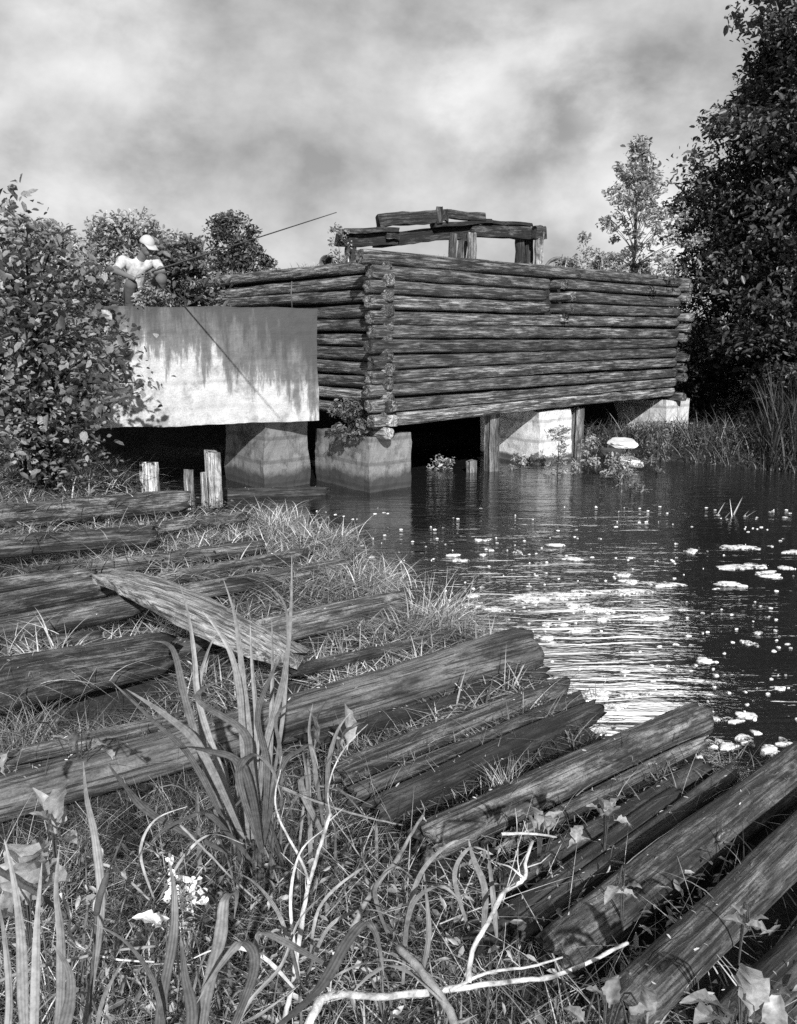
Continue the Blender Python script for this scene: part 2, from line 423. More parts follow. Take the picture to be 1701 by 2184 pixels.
# ------------------------------------------------------------------ terrain
def seg_dist(x, y, poly):
    d = np.full(x.shape, 1e9); ins = np.zeros(x.shape, bool); n = len(poly)
    for i in range(n):
        x1, y1 = poly[i]; x2, y2 = poly[(i + 1) % n]
        dx, dy = x2 - x1, y2 - y1; t = np.clip(((x - x1) * dx + (y - y1) * dy) / (dx * dx + dy * dy + 1e-12), 0, 1)
        d = np.minimum(d, np.hypot(x - x1 - t * dx, y - y1 - t * dy))
        c = ((y1 > y) != (y2 > y)) & (x < (x2 - x1) * (y - y1) / (y2 - y1 + 1e-12) + x1)
        ins ^= c
    return np.where(ins, d, -d)
sh = [(235, 1040), (330, 1060), (440, 1085), (520, 1090), (620, 1105), (700, 1135), (765, 1180), (830, 1240), (880, 1300), (990, 1345),
      (1120, 1395), (1190, 1480), (1270, 1545), (1400, 1600), (1530, 1640), (1700, 1655), (2000, 1690)]
SHORE = [(-300, 12.4), (-7, 12.3)] + [tuple(PZ(px, py, .08)[:2]) for px, py in sh] + [(12, 2.6), (60, 0), (300, -20), (300, -300), (-300, -300)]
LAND2 = [(4.0, 16.2), (4.5, 15.3), (5.6, 14.3), (7.5, 13.6), (11, 12.8), (20, 12), (45, 6), (300, -15), (300, 600), (-300, 600), (-300, 14.6), (-6, 14.8), (-3, 15.9),
         (-.5, 17.5), (1.5, 17.3)]
EMB = [(-300, 15.6), (-5, 15.8), (-2.6, 18.2), (1.8, 20.6), (5.0, 18.9), (6.2, 21.5), (12, 27), (300, 60), (300, 600), (-300, 600)]
_h = PZ(150, 1535, .1); _h2 = PZ(560, 1420, .1); _h3 = PZ(1600, 1960, .1)
HOLLOWS = [(_h.x, _h.y, .75, .22, .22), (_h2.x, _h2.y, .45, .3, .12), (PZ(330, 1330, .1).x, PZ(330, 1330, .1).y, .5, .3, .15)]
def sstep(v): v = np.clip(v, 0, 1); return v * v * (3 - 2 * v)
_rs = np.random.default_rng(5); _w = [(_rs.uniform(-1, 1, 2) * f, _rs.uniform(0, 6.28), a) for f, a in ((1.2, .05), (2.3, .035), (4.1, .02), (6.5, .014), (9, .010), (13, .007), (17, .006)) for _ in range(2)]
def H(x, y):
    x = np.asarray(x, float); y = np.asarray(y, float)
    n = sum(a * np.sin(w[0] * x + w[1] * y + p) for w, p, a in _w)
    d1 = seg_dist(x, y, SHORE)
    z1 = -.7 + sstep((d1 + .9) / 1.25) * (.86 + .48 * sstep((-x - 2.6) / 2.2) * sstep((y - 4.5) / 5))
    z1 = z1 - .02 * sstep((x - .1) / .8) * sstep((5.5 - y) / 1) * (z1 > 0)
    for hx, hy, sx_, sy_, dp_ in HOLLOWS: z1 = z1 - dp_ * np.exp(-((x - hx) / sx_) ** 2 - ((y - hy) / sy_) ** 2)
    d2 = seg_dist(x, y, LAND2); z2 = -.7 + sstep((d2 + .8) / 1.6) * .87 + .6 * sstep((d2 - 3.6) / 4)
    d3 = seg_dist(x, y, EMB); z3 = -.7 + sstep((d3 + .5) / 1.2) * 3.1
    return np.maximum(np.maximum(z1, z2), z3) + n * np.where(y < 12, .38, 1)
def axis(lo, hi, step, far, n=26):
    g = np.geomspace(step, far, n)
    return np.concatenate([(lo - g)[::-1], np.arange(lo, hi, step), hi + g])
gx = axis(-9, 11, .1, 300); gy = axis(-.5, 24, .1, 500)
gy = gy[gy > -120]
X, Yg = np.meshgrid(gx, gy); Z = H(X, Yg)
V = np.stack([X, Yg, Z], -1).reshape(-1, 3); nx = len(gx)
i = np.arange(len(gy) - 1)[:, None] * nx; k = np.arange(nx - 1)[None]
q = np.stack([i + k, i + k + 1, i + nx + k + 1, i + nx + k], -1).reshape(-1, 4)
tag(link('ground', np_mesh('ground', V, q, M['soil'], smooth=True)), kind='structure')
wv = [(-300, -100, 0), (300, -100, 0), (300, 500, 0), (-300, 500, 0)]
tag(link('water', np_mesh('water', wv, [(0, 1, 2, 3)], M['water'])), kind='structure')

# ------------------------------------------------------------------ the log crib
C = PY(822, 712, 12.4); R_ = PY(1440, 712, 18.3); Lf = PY(452, 712, 16.9)
for p in (C, R_, Lf): p.z = 0
u = (R_ - C).normalized(); v = (Lf - C).normalized()
LU, LV = (R_ - C).length, (Lf - C).length
ZB, ZT = .93, 3.30
NC = 12; dz = (ZT - ZB) / NC
crib = empty('log_crib', C + Vector((0, 0, ZB)), 'large weathered crib of stacked horizontal logs standing on concrete piers in the pool', 'log crib')
def cl(a, b, r0, r1, seed, name='wall_log', material=None, **kw):
    kw.setdefault('knob', .02); kw.setdefault('ragged', .012); kw.setdefault('bend', .016); kw.setdefault('sq', .75)
    return log(a - crib.location, b - crib.location, r0, r1, seed, material or M['crib_log'], name=name, parent=crib, foot=False, **kw)
rr = random.Random(3)
up = Vector((0, 0, 1))
for c in range(NC):
    z = ZB + dz * (c + .5); r = dz * .485
    # long right-hand wall, one course sags a little towards its middle
    s0 = -.30 - rr.uniform(-.04, .04) if c != NC - 1 else -.48
    cut = 3.95
    j = lambda k=.012: up * rr.uniform(-k, k)
    if c in (8, 9, 10):
        cl(C + u * s0 + up * z, C + u * (cut - .22 - .06 * (c % 2)) + up * z + j(), r, r * .97, 10 + c)
        cl(C + u * (cut + .32 + .05 * (c % 2)) + up * (z + .01), C + u * (LU + .02) + up * z, r * .98, r * .93, 40 + c)
    else:
        cl(C + u * s0 + up * z, C + u * (LU + (.45 if c == NC - 1 else .02)) + up * z + j(), r, r * .95, 10 + c)
    # left-hand wall, half a course lower, ends crossing at the corner
    zl = z - dz * .5
    e = .11 + rr.uniform(-.03, .03)
    if c > 0: cl(C - v * e + up * zl - u * .02, C + v * (LV + rr.uniform(-.1, .2)) + up * zl + j(.03), r * rr.uniform(.86, 1.0), r, 70 + c, material=M['crib_log'])
    # right end wall
    if c % 4 != 1: cl(R_ - v * (.12 + rr.uniform(0, .2)) + up * zl + u * .12, R_ + v * 2.5 + up * zl + u * .12, r * .95, r, 100 + c)
# cross wall log ends showing through the long wall
for n_, (c, pr) in enumerate(((10, .16), (9, .36), (8.05, .34), (7.3, .16))):
    z = ZB + dz * (c + .45); a = C + u * (4.02 + .03 * n_)
    cl(a - v * pr + up * z, a + v * 2.2 + up * z, dz * .40, dz * .40, 130 + n_, name='cross_log', ragged=.03)
# stub blocks that prop the corner on its pier
for n_, (z, du, dv) in enumerate(((.84, -.02, -.12), (1.02, .03, -.18), (1.22, 0, -.2))):
    a = C + u * du + up * z
    cl(a + v * dv, a + v * (dv + .7), .085, .08, 150 + n_, name='corner_block', material=M['pale_timber'] if n_ < 2 else M['crib_log'])
# earth and rubble filling the crib
def box(name, o, a, b, z0, z1, material, parent=None, seed=0, amp=.0, cuts=1, bev=.0, orgn=None):
    """a parallelepiped from corner o along vectors a and b, subdivided and roughened"""
    import bmesh
    bm = bmesh.new()
    pts = [o, o + a, o + a + b, o + b]
    lo = [bm.verts.new((p.x, p.y, z0)) for p in pts]; hi = [bm.verts.new((p.x, p.y, z1)) for p in pts]
    bm.faces.new(lo[::-1]); bm.faces.new(hi)
    for i_ in range(4): bm.faces.new((lo[i_], lo[(i_ + 1) % 4], hi[(i_ + 1) % 4], hi[i_]))
    if cuts > 1: bmesh.ops.subdivide_edges(bm, edges=bm.edges[:], cuts=cuts, use_grid_fill=True)
    if bev: bmesh.ops.bevel(bm, geom=[e for e in bm.edges if e.calc_face_angle(0) > .8], offset=bev, segments=2, affect='EDGES')
    rg = random.Random(seed)
    if amp:
        from mathutils import noise
        for vt in bm.verts:
            vt.co += noise.noise_vector(vt.co * 2.1 + Vector((seed, 0, 0))) * amp + noise.noise_vector(vt.co * 9) * amp * .35
    bmesh.ops.recalc_face_normals(bm, faces=bm.faces[:])
    org = orgn if orgn is not None else (Vector((0, 0, 0)))
    for vt in bm.verts: vt.co -= org
    me = bpy.data.meshes.new(name); bm.to_mesh(me); bm.free(); me.materials.append(material)
    ob = link(name, me, parent)
    if parent is None: ob.location = org
    return ob
nin = .12
box('earth_fill', C + u * nin + v * nin, u * (LU - .2), v * (LV - .25), ZB + .02, ZT - .10, M['soil'], crib, seed=2, amp=.03, cuts=12, orgn=crib.location)

# ------------------------------------------------------------------ concrete beam with an added shading slab, piers
bl = PY(190, 712, 11.5); br = PY(678, 712, 12.7); bl.z = br.z = 0
bd = (br - bl).normalized(); bn = Vector((-bd.y, bd.x, 0))
beam = empty('concrete_span', Vector((br.x, br.y, 2.55)), 'massive stained concrete bridge beam on which the fisherman crouches', 'bridge beam')
beam.rotation_euler.z = math.atan2(bd.y, bd.x)
M['beam'] = concrete('beam_concrete', .50, .045, stain_top=(0.05, -1.5, .97), mossy=.5)
ob = box('beam', Vector((-3.75, 0, 0)), Vector((3.75, 0, 0)), Vector((0, .42, 0)), -1.56, 0, M['beam'], beam, seed=4, amp=.022, cuts=44, bev=0)
box('shade_slab', Vector((-3.75, .424, 0)), Vector((3.6, 0, 0)), Vector((-2.2, 4.0, 0)), -.42, -.10, M['conc_pier'], beam, seed=5, amp=.01, cuts=6)  # unseen slab added behind the beam so the opening below stays dark
mb = MB(); mb.tube([(-.30, .2, -.02), (-.31, .2, .20), (-.30, .19, .36)], .009, 6)
mb.build('rebar_stub', M['metal'], beam)

def pier(front, su, sv, zt, m, label, name='concrete_pier', group=None, seed=1, z0=-.6):
    o = Vector((front.x, front.y, z0))
    ob = box(name, Vector((front.x, front.y, 0)), u * su, v * sv, z0, zt, m, None, seed=seed, amp=.045, cuts=16, bev=0, orgn=o)
    return tag(ob, label, 'concrete pier', group)
pier(PZ(790, 1052, 0), .83, 1.42, .79, M['conc_pier'], 'low square concrete block in the water carrying the corner of the log crib', seed=3)
pier(PZ(568, 1046, 0), .80, 1.3, .985, M['conc_pier'], 'board-marked concrete pier under the right end of the concrete beam', seed=7)
pw = lambda px, ins: None
def wallpt(px, off=0.0):
    """the point of the long wall's line seen in column px"""
    a = (px - 850.5) / 1938.0
    t_ = (a * C.y - C.x) / (u.x - a * u.y)
    return C + u * t_ + v * off
p3 = wallpt(1161, .05); pier(p3, .98, 1.5, .90, M['conc_white'], 'bright pale concrete pier below the middle of the long log wall', seed=9)
p4 = wallpt(1428, -.05); pier(p4, .95, 1.6, .86, M['conc_white'], 'streaked concrete pier under the far right end of the log wall', seed=12)

def post(p, w, d, z0, z1, m, label, seed, name='timber_post', group='timber posts under the crib', lean=(0, 0), cat='post'):
    """a square weathered post with a rough head"""
    rg = random.Random(seed); vs = []; fs = []; n = 9
    for i_ in range(n):
        t_ = i_ / (n - 1); z = (z1 - z0) * t_
        for sx, sy in ((-1, -1), (1, -1), (1, 1), (-1, 1)):
            for s2 in (0, 1):
                ax = sx * w / 2 * (1 if s2 == (sx * sy > 0) else .72); ay = sy * d / 2 * (.72 if s2 == (sx * sy > 0) else 1)
                vs.append((ax * (1 + rg.uniform(-.06, .06)) + lean[0] * t_, ay * (1 + rg.uniform(-.06, .06)) + lean[1] * t_, z + (rg.uniform(-.05, .05) * w * 3 if i_ == n - 1 else 0)))
    for i_ in range(n - 1):
        for k_ in range(8): fs.append((i_ * 8 + k_, i_ * 8 + (k_ + 1) % 8, i_ * 8 + 8 + (k_ + 1) % 8, i_ * 8 + 8 + k_))
    fs.append(tuple(range(7, -1, -1))); fs.append(tuple(range((n - 1) * 8, n * 8)))
    me = bpy.data.meshes.new(name); me.from_pydata(vs, [], fs); me.materials.append(m); me.update()
    o = link(name, me, None, Vector((p.x, p.y, z0))); o.rotation_euler.z = rg.uniform(.5, .9)
    return tag(o, label, cat, group)
M['post'] = wood('weathered_post', .12, .26, .5, .4, ax=2)
M['pale_post'] = wood('bleached_post', .3, .7, .12, .3, ax=2)
post(wallpt(1071, .18), .20, .20, -.4, .95, M['post'], 'grey square timber post propping the log wall, left of the bright pier', 1)
post(wallpt(1256, .18), .19, .19, -.2, .90, M['post'], 'grey timber post propping the log wall, right of the bright pier', 2)
post(wallpt(1040, .32), .15, .13, -.3, .20, M['pale_post'], 'short pale broken stub beside the post left of the bright pier', 3, group=None)
# stakes on the near bank, in front of the dark opening below the beam
def stake(px, pyb, pyt, w, label, seed, m=None):
    b = PZ(px, pyb, .30); t = PY(px, pyt, b.y)
    post(b, w, w * .85, .12, t.z, m or M['pale_post'], label, seed, name='wooden_stake', group='pale stakes in front of the dark opening', cat='stake')
stake(321, 1045, 990, .20, 'broad pale sawn stake, leftmost of those before the dark opening', 11)
stake(405, 1058, 1003, .10, 'small rotten leaning stake between the two taller pale stakes', 12)
stake(457, 1050, 962, .17, 'tallest pale split stake standing beside the left concrete pier', 13)
stake(437, 1055, 1008, .07, 'thin pointed splinter stake touching the tallest split stake', 14)

# ------------------------------------------------------------------ ruined timber frame on top of the crib
def beam4(name, pa, pb, h, d, m, parent, seed, taper=1.0):
    """a squared, worn timber from pa to pb, height h, depth d"""
    rg = random.Random(seed); L_ = (pb - pa).length; n = max(6, int(L_ / .12)); vs = []; fs = []
    for i_ in range(n):
        t_ = i_ / (n - 1)
        for sy, sz in ((-1, -1), (-.7, -1), (.7, -1), (1, -.7), (1, .7), (.7, 1), (-.7, 1), (-1, .7)):
            k_ = .09
            hh = h * (1 + (taper - 1) * t_)
            vs.append((L_ * t_ + (rg.uniform(-.03, .03) if i_ in (0, n - 1) else 0), sy * d / 2 * (1 + rg.uniform(-k_, k_)), sz * hh / 2 * (1 + rg.uniform(-k_, k_)) + .008 * math.sin(t_ * 9 + seed)))
    for i_ in range(n - 1):
        for k_ in range(8): fs.append((i_ * 8 + k_, i_ * 8 + 8 + k_, i_ * 8 + 8 + (k_ + 1) % 8, i_ * 8 + (k_ + 1) % 8))
    fs.append(tuple(range(8))); fs.append(tuple(range(n * 8 - 1, (n - 1) * 8 - 1, -1)))
    me = bpy.data.meshes.new(name); me.from_pydata(vs, [], fs); me.materials.append(m); me.update()
    o = link(name, me, parent); place_axis(o, pa, pb); return o
fo = PY(940, 553, 15.3); fo.z = ZT - .10
frame = empty('ruined_timber_frame', fo, 'collapsed frame of dark heavy timbers standing on top of the log crib', 'timber frame')
def FB(name, a, b, h, d, m, s, Ya, Yb, taper=1):
    return beam4(name, PY(a[0], a[1], Ya) - fo, PY(b[0], b[1], Yb) - fo, h * 1.16, d, m, frame, s, taper)
FB('beam', (720, 513), (845, 509), .175, .2, M['timber'], 1, 14.6, 15.0)
FB('beam', (733, 494), (848, 490), .07, .22, M['timber'], 2, 14.55, 14.9)
FB('beam', (800, 514), (1012, 492), .18, .2, M['timber'], 3, 15.0, 15.6)
FB('beam', (1000, 491), (1152, 499), .17, .22, M['timber'], 4, 15.5, 16.1)
FB('beam', (806, 471), (940, 461), .17, .2, M['timber'], 5, 14.85, 15.2)
FB('beam', (938, 456), (1033, 464), .11, .2, M['timber'], 6, 15.2, 15.5)
FB('beam', (925, 482), (1045, 472), .06, .25, M['timber'], 7, 15.2, 15.6)
FB('mossy_plank', (1030, 474), (1126, 480), .05, .3, M['timber'], 8, 15.6, 16.1)
FB('beam', (820, 503), (848, 503), .09, .16, M['timber'], 9, 14.8, 14.9)
FB('stub', (939, 476), (938, 441), .09, .09, M['timber'], 10, 15.1, 15.1)
FB('stub', (953, 470), (951, 447), .06, .08, M['timber'], 11, 15.15, 15.15)
def FP(px, pt, Y, w, m, s):
    a = PY(px, pt, Y); b = Vector((a.x, a.y, ZT - .12)); return beam4('post', b - fo, a - fo, w, w, m, frame, s)
M['tpost'] = wood('tarred_post', .03, .12, .3, .4)
FP(747, 520, 14.7, .16, M['tpost'], 21); FP(966, 500, 15.4, .13, M['tpost'], 22); FP(986, 500, 15.5, .15, M['tpost'], 23)
FP(1007, 498, 15.2, .15, M['pale_timber'], 24); FP(1110, 500, 16.0, .15, M['timber'], 25); FP(1129, 500, 16.1, .14, M['tpost'], 26)
FP(1151, 494, 15.8, .13, M['pale_timber'], 27); FP(752, 522, 15.6, .12, M['timber'], 28)
FB('post_cap', (1139, 495), (1161, 497), .18, .2, M['tpost'], 29, 15.8, 15.85)
# steel pipe and drum lying on the crib
def pipe(p, r, ln, ang, label, name, cat, band=.02):
    n = 26; vs = []; fs = []
    for x_, rad in ((0, r), (ln, r), (ln, r - band), (0, r - band)):
        for k_ in range(n):
            t_ = 2 * math.pi * k_ / n; vs.append((x_, rad * math.cos(t_), rad * math.sin(t_)))
    for s_ in range(4):
        for k_ in range(n): fs.append((s_ * n + k_, s_ * n + (k_ + 1) % n, ((s_ + 1) % 4) * n + (k_ + 1) % n, ((s_ + 1) % 4) * n + k_))
    me = bpy.data.meshes.new(name); me.from_pydata(vs, [], fs); me.materials.append(M['metal'])
    me.polygons.foreach_set('use_smooth', [True] * len(me.polygons)); me.update()
    o = link(name, me, None, p); o.rotation_euler = (0, 0, ang); return tag(o, label, cat)
p = PY(697, 545, 15.0); p.z = ZT + .03; pipe(p, .125, .9, math.radians(78), 'short open rusty pipe lying on the crib left of the timber frame', 'rusty_pipe', 'pipe')
p = PY(1190, 556, 17.0); p.z = ZT + .05; pipe(p, .24, .5, math.radians(84), 'rusty drum half sunk in grass right of the timber frame', 'rusty_drum', 'drum', band=.05)

# ------------------------------------------------------------------ stones under the wall
def rock(p, s, seed, label, group='stones below the crib', m=None):
    import bmesh
    from mathutils import noise
    bm = bmesh.new(); bmesh.ops.create_icosphere(bm, subdivisions=3, radius=1)
    for vt in bm.verts:
        c_ = vt.co.copy(); c_ *= 1 + .28 * noise.noise(c_ * 1.6 + Vector((seed, 0, 0))) + .12 * noise.noise(c_ * 4 + Vector((seed, 3, 0)))
        c_.z = max(min(c_.z, .62), -.6); vt.co = Vector((c_.x * s[0], c_.y * s[1], c_.z * s[2]))
    me = bpy.data.meshes.new('stone_slab'); bm.to_mesh(me); bm.free(); me.materials.append(m or M['rock'])
    o = link('stone_slab', me, None, p); o.rotation_euler = (.08, -.1, seed); return tag(o, label, 'stone', group)
rock(PZ(1330, 945, .30), (.27, .24, .09), 1.0, 'pale flat stone tilted against the void, uppermost below the log wall')
rock(PZ(1345, 985, .12), (.24, .2, .09), 2.0, 'flat pale stone at the water edge, lowest below the log wall')
rock(PZ(1305, 965, .18), (.22, .2, .12), 3.3, 'darker stone wedged between the two pale flat stones', m=M['conc_pier'])

# ------------------------------------------------------------------ the logs of the bank
G = 'old logs laid side by side in the bank'
def blog(a, b, za, zb, r0, r1, seed, label, m='log', **kw):
    return log(PZ(a[0], a[1], za), PZ(b[0], b[1], zb), r0, r1, seed, M[m], label=label, group=G, **kw)
blog((-60, 1108), (398, 1068), .50, .40, .13, .12, 201, 'grey log half buried in grass, farthest back on the left bank')
blog((330, 1125), (520, 1103), .38, .30, .06, .06, 202, 'thin log poking from the grass just in front of the pale stakes')
blog((462, 1058), (698, 1050), .03, .03, .10, .09, 203, 'dark flat log floating beside the concrete piers', 'log_dark')
blog((-80, 1172), (330, 1140), .45, .40, .10, .09, 224, 'bleached log nearly buried in matted grass on the left bank')
blog((60, 1228), (560, 1166), .36, .28, 0.065, 0.06, 204, 'long thin log running behind the upper end of the loose plank')
blog((340, 1240), (655, 1181), .32, .24, 0.068, 0.062, 205, 'narrow log just right of the plank, upper one of two side by side')
blog((380, 1268), (742, 1203), .30, .22, 0.068, 0.06, 206, 'narrow log just right of the plank, lower one of two side by side')
blog((-60, 1305), (232, 1248), .38, .36, 0.085, 0.08, 207, 'cracked log ending against the left end of the plank')
blog((-60, 1357), (300, 1288), .36, .34, 0.085, 0.08, 208, 'log lying in grass below the left end of the plank')
blog((560, 1352), (868, 1282), .28, .22, 0.1, 0.095, 209, 'thick grey log ending at the hanging grass tuft by the pool')
blog((-80, 1475), (350, 1395), .38, .30, 0.15, 0.13, 210, 'very thick mossy log at the left edge with a dark hollow below it')
blog((620, 1432), (990, 1346), .28, .20, 0.04, 0.035, 211, 'slim pole lying just behind the largest smooth log')
blog((-80, 1725), (1128, 1385), .34, .20, 0.085, 0.145, 212, 'largest smooth grey log, reaching from the left edge to the water', 'smooth_log')
blog((30, 1615), (390, 1535), .34, .28, 0.04, 0.045, 213, 'short slim log with leaves on it near the left edge')
blog((720, 1655), (1200, 1462), .24, .14, 0.06, 0.06, 214, 'low earth-coloured log between the largest log and the black-ended log')
blog((800, 1730), (1268, 1515), .26, .17, 0.06, 0.065, 215, 'log with a black rotten end touching the white ripples', 'log_dark')
blog((900, 1800), (1492, 1535), .27, .15, 0.082, 0.1, 216, 'stout mossy log with a white lichen ring and dark sawn end in the water')
blog((1080, 1790), (1505, 1585), .20, .14, 0.035, 0.035, 217, 'thin pole tight against the near side of the ringed log')
blog((1010, 2010), (1440, 1700), .26, .16, 0.038, 0.04, 218, 'narrow log below the thin pole, with leaf litter on it', 'log_dark')
blog((1100, 1990), (1560, 1650), .24, .14, 0.038, 0.045, 219, 'narrow split log third from the lower right corner', 'log_dark')
blog((1180, 2040), (1730, 1620), .27, .18, 0.085, 0.105, 220, 'broad flat-topped log second from the lower right corner')
blog((1330, 2160), (1800, 1700), .34, .26, 0.075, 0.085, 221, 'stout bleached log nearest the lower right corner')
blog((1560, 2200), (1950, 1830), .2, .2, .09, .09, 222, 'dark sunken log in the lower right corner', 'log_dark')
blog((-60, 1262), (190, 1226), .40, .38, .07, .06, 230, 'bleached log just behind the left end of the plank')
blog((-60, 1400), (210, 1362), .36, .34, .07, .06, 231, 'partly rotted log between the two thickest logs at the left edge', 'log_dark')
blog((640, 1585), (1165, 1437), .20, .14, .045, .04, 232, 'thin muddy pole along the near side of the largest smooth log', 'log_dark')
blog((760, 1700), (1240, 1490), .22, .14, .05, .045, 233, 'half sunk pole between the earth-coloured and black-ended logs', 'log_dark')
blog((1060, 1900), (1500, 1640), .2, .13, .05, .05, 234, 'dark sunk pole under the thin pole beside the ringed log', 'log_dark')
blog((330, 1395), (620, 1330), .2, .18, .05, .05, 235, 'dark pole in the hollow below the plank', 'log_dark')
blog((-60, 1650), (330, 1580), .26, .24, .05, .045, 236, 'dark pole behind the left part of the largest log', 'log_dark')
blog((420, 1180), (560, 1150), .3, .24, .05, .05, 237, 'short dark log nearest the pool tip of the left bank', 'log_dark')
# lichen ring and knot patches on the ringed log
def disc_ring(c, nrm_up, r0, r1):
    pass

# loose plank
pe = [(232, 1222, .54), (300, 1240, .56), (390, 1283, .54), (480, 1330, .49), (560, 1365, .44), (640, 1392, .38)]
wd = [.11, .15, .17, .16, .155, .12]
vs = []; fs = []; cs = [PZ(x, y, z) for x, y, z in pe]
pts = catmull(cs, 5); n = len(pts); rg = random.Random(8)
o0 = pts[0]
for i_, p_ in enumerate(pts):
    d = (pts[min(i_ + 1, n - 1)] - pts[max(0, i_ - 1)]).normalized(); s_ = d.cross(up).normalized()
    t_ = i_ / (n - 1) * 5; w_ = wd[int(min(t_, 4))] * (1 - t_ % 1) + wd[min(int(t_) + 1, 5)] * (t_ % 1) if t_ < 5 else wd[5]
    for a_, h_ in ((-1, 0), (-.5, .012), (0, .006), (.5, .012), (1, 0), (1, -.055), (0, -.06), (-1, -.055)):
        q_ = p_ + s_ * a_ * w_ * (1 + rg.uniform(-.06, .06)) + up * (h_ + rg.uniform(-.005, .005)) - o0
        if i_ in (0, n - 1): q_ += d * rg.uniform(-.05, .05)
        vs.append(q_)
for i_ in range(n - 1):
    for k_ in range(8): fs.append((i_ * 8 + k_, i_ * 8 + (k_ + 1) % 8, i_ * 8 + 8 + (k_ + 1) % 8, i_ * 8 + 8 + k_))
fs.append(tuple(range(7, -1, -1))); fs.append(tuple(range((n - 1) * 8, n * 8)))
pq = (pts[-1] - pts[0]).to_track_quat('X', 'Z')
me = bpy.data.meshes.new('plank'); me.from_pydata([tuple(pq.inverted() @ x) for x in vs], [], fs); me.materials.append(M['plank'])
me.update()
po = link('plank', me, None, o0); po.rotation_mode = 'QUATERNION'; po.rotation_quaternion = pq
tag(po, 'loose warped plank lying across the logs on the left bank', 'plank')
LOGS.append((cs[0].x, cs[0].y, cs[-1].x, cs[-1].y, .12))
# low rail at the left edge
rail = empty('low_rail', PZ(40, 1035, .6), 'low wooden rail with a short upright at the left edge beneath the leafy bush', 'rail')
mb = MB(); a = PY(-60, 1022, 9.8) - rail.location; b = PY(76, 1007, 9.9) - rail.location
mb.tube(lin(a, b, 5), .028, 8, rng=random.Random(2), wob=.1); mb.build('rail_bar', M['pale_timber'], rail)
mb = MB(); a = PY(73, 1040, 9.86) - rail.location; b = PY(75, 1000, 9.86) - rail.location
mb.tube(lin(a, b, 4), .025, 8, rng=random.Random(4), wob=.1); mb.build('upright', M['pale_timber'], rail)

# ------------------------------------------------------------------ foliage builders
def leaf_arrays(cen, size, rg, droop=.3, aspect=.5, fold=.25, face=None):
    """six-sided folded leaves, one at each centre"""
    n = len(cen)
    d = rg.normal(0, 1, (n, 3)); d[:, 2] = d[:, 2] * .6 - droop; d /= np.linalg.norm(d, axis=1)[:, None]
    nn = rg.normal(0, 1, (n, 3)); nn[:, 2] = np.abs(nn[:, 2]) + .7
    if face is not None: nn += face
    s = np.cross(d, nn); s /= np.linalg.norm(s, axis=1)[:, None] + 1e-9
    nn = np.cross(s, d)
    L_ = size[:, None] if np.ndim(size) else size
    W_ = L_ * aspect * .5
    base = cen - d * L_ * .5; tip = cen + d * L_ * .5 - nn * L_ * .12
    l1 = base + d * L_ * .3 - s * W_ * .85 + nn * W_ * fold; l2 = base + d * L_ * .68 - s * W_ * .8 + nn * W_ * fold
    r1 = base + d * L_ * .3 + s * W_ * .85 + nn * W_ * fold; r2 = base + d * L_ * .68 + s * W_ * .8 + nn * W_ * fold
    V_ = np.stack([base, l1, l2, tip, r2, r1], 1).reshape(-1, 3)
    i_ = np.arange(n)[:, None] * 6
    Fc = np.concatenate([i_ + np.array([[0, 3, 2, 1]]), i_ + np.array([[0, 5, 4, 3]])], 0)
    return V_, Fc
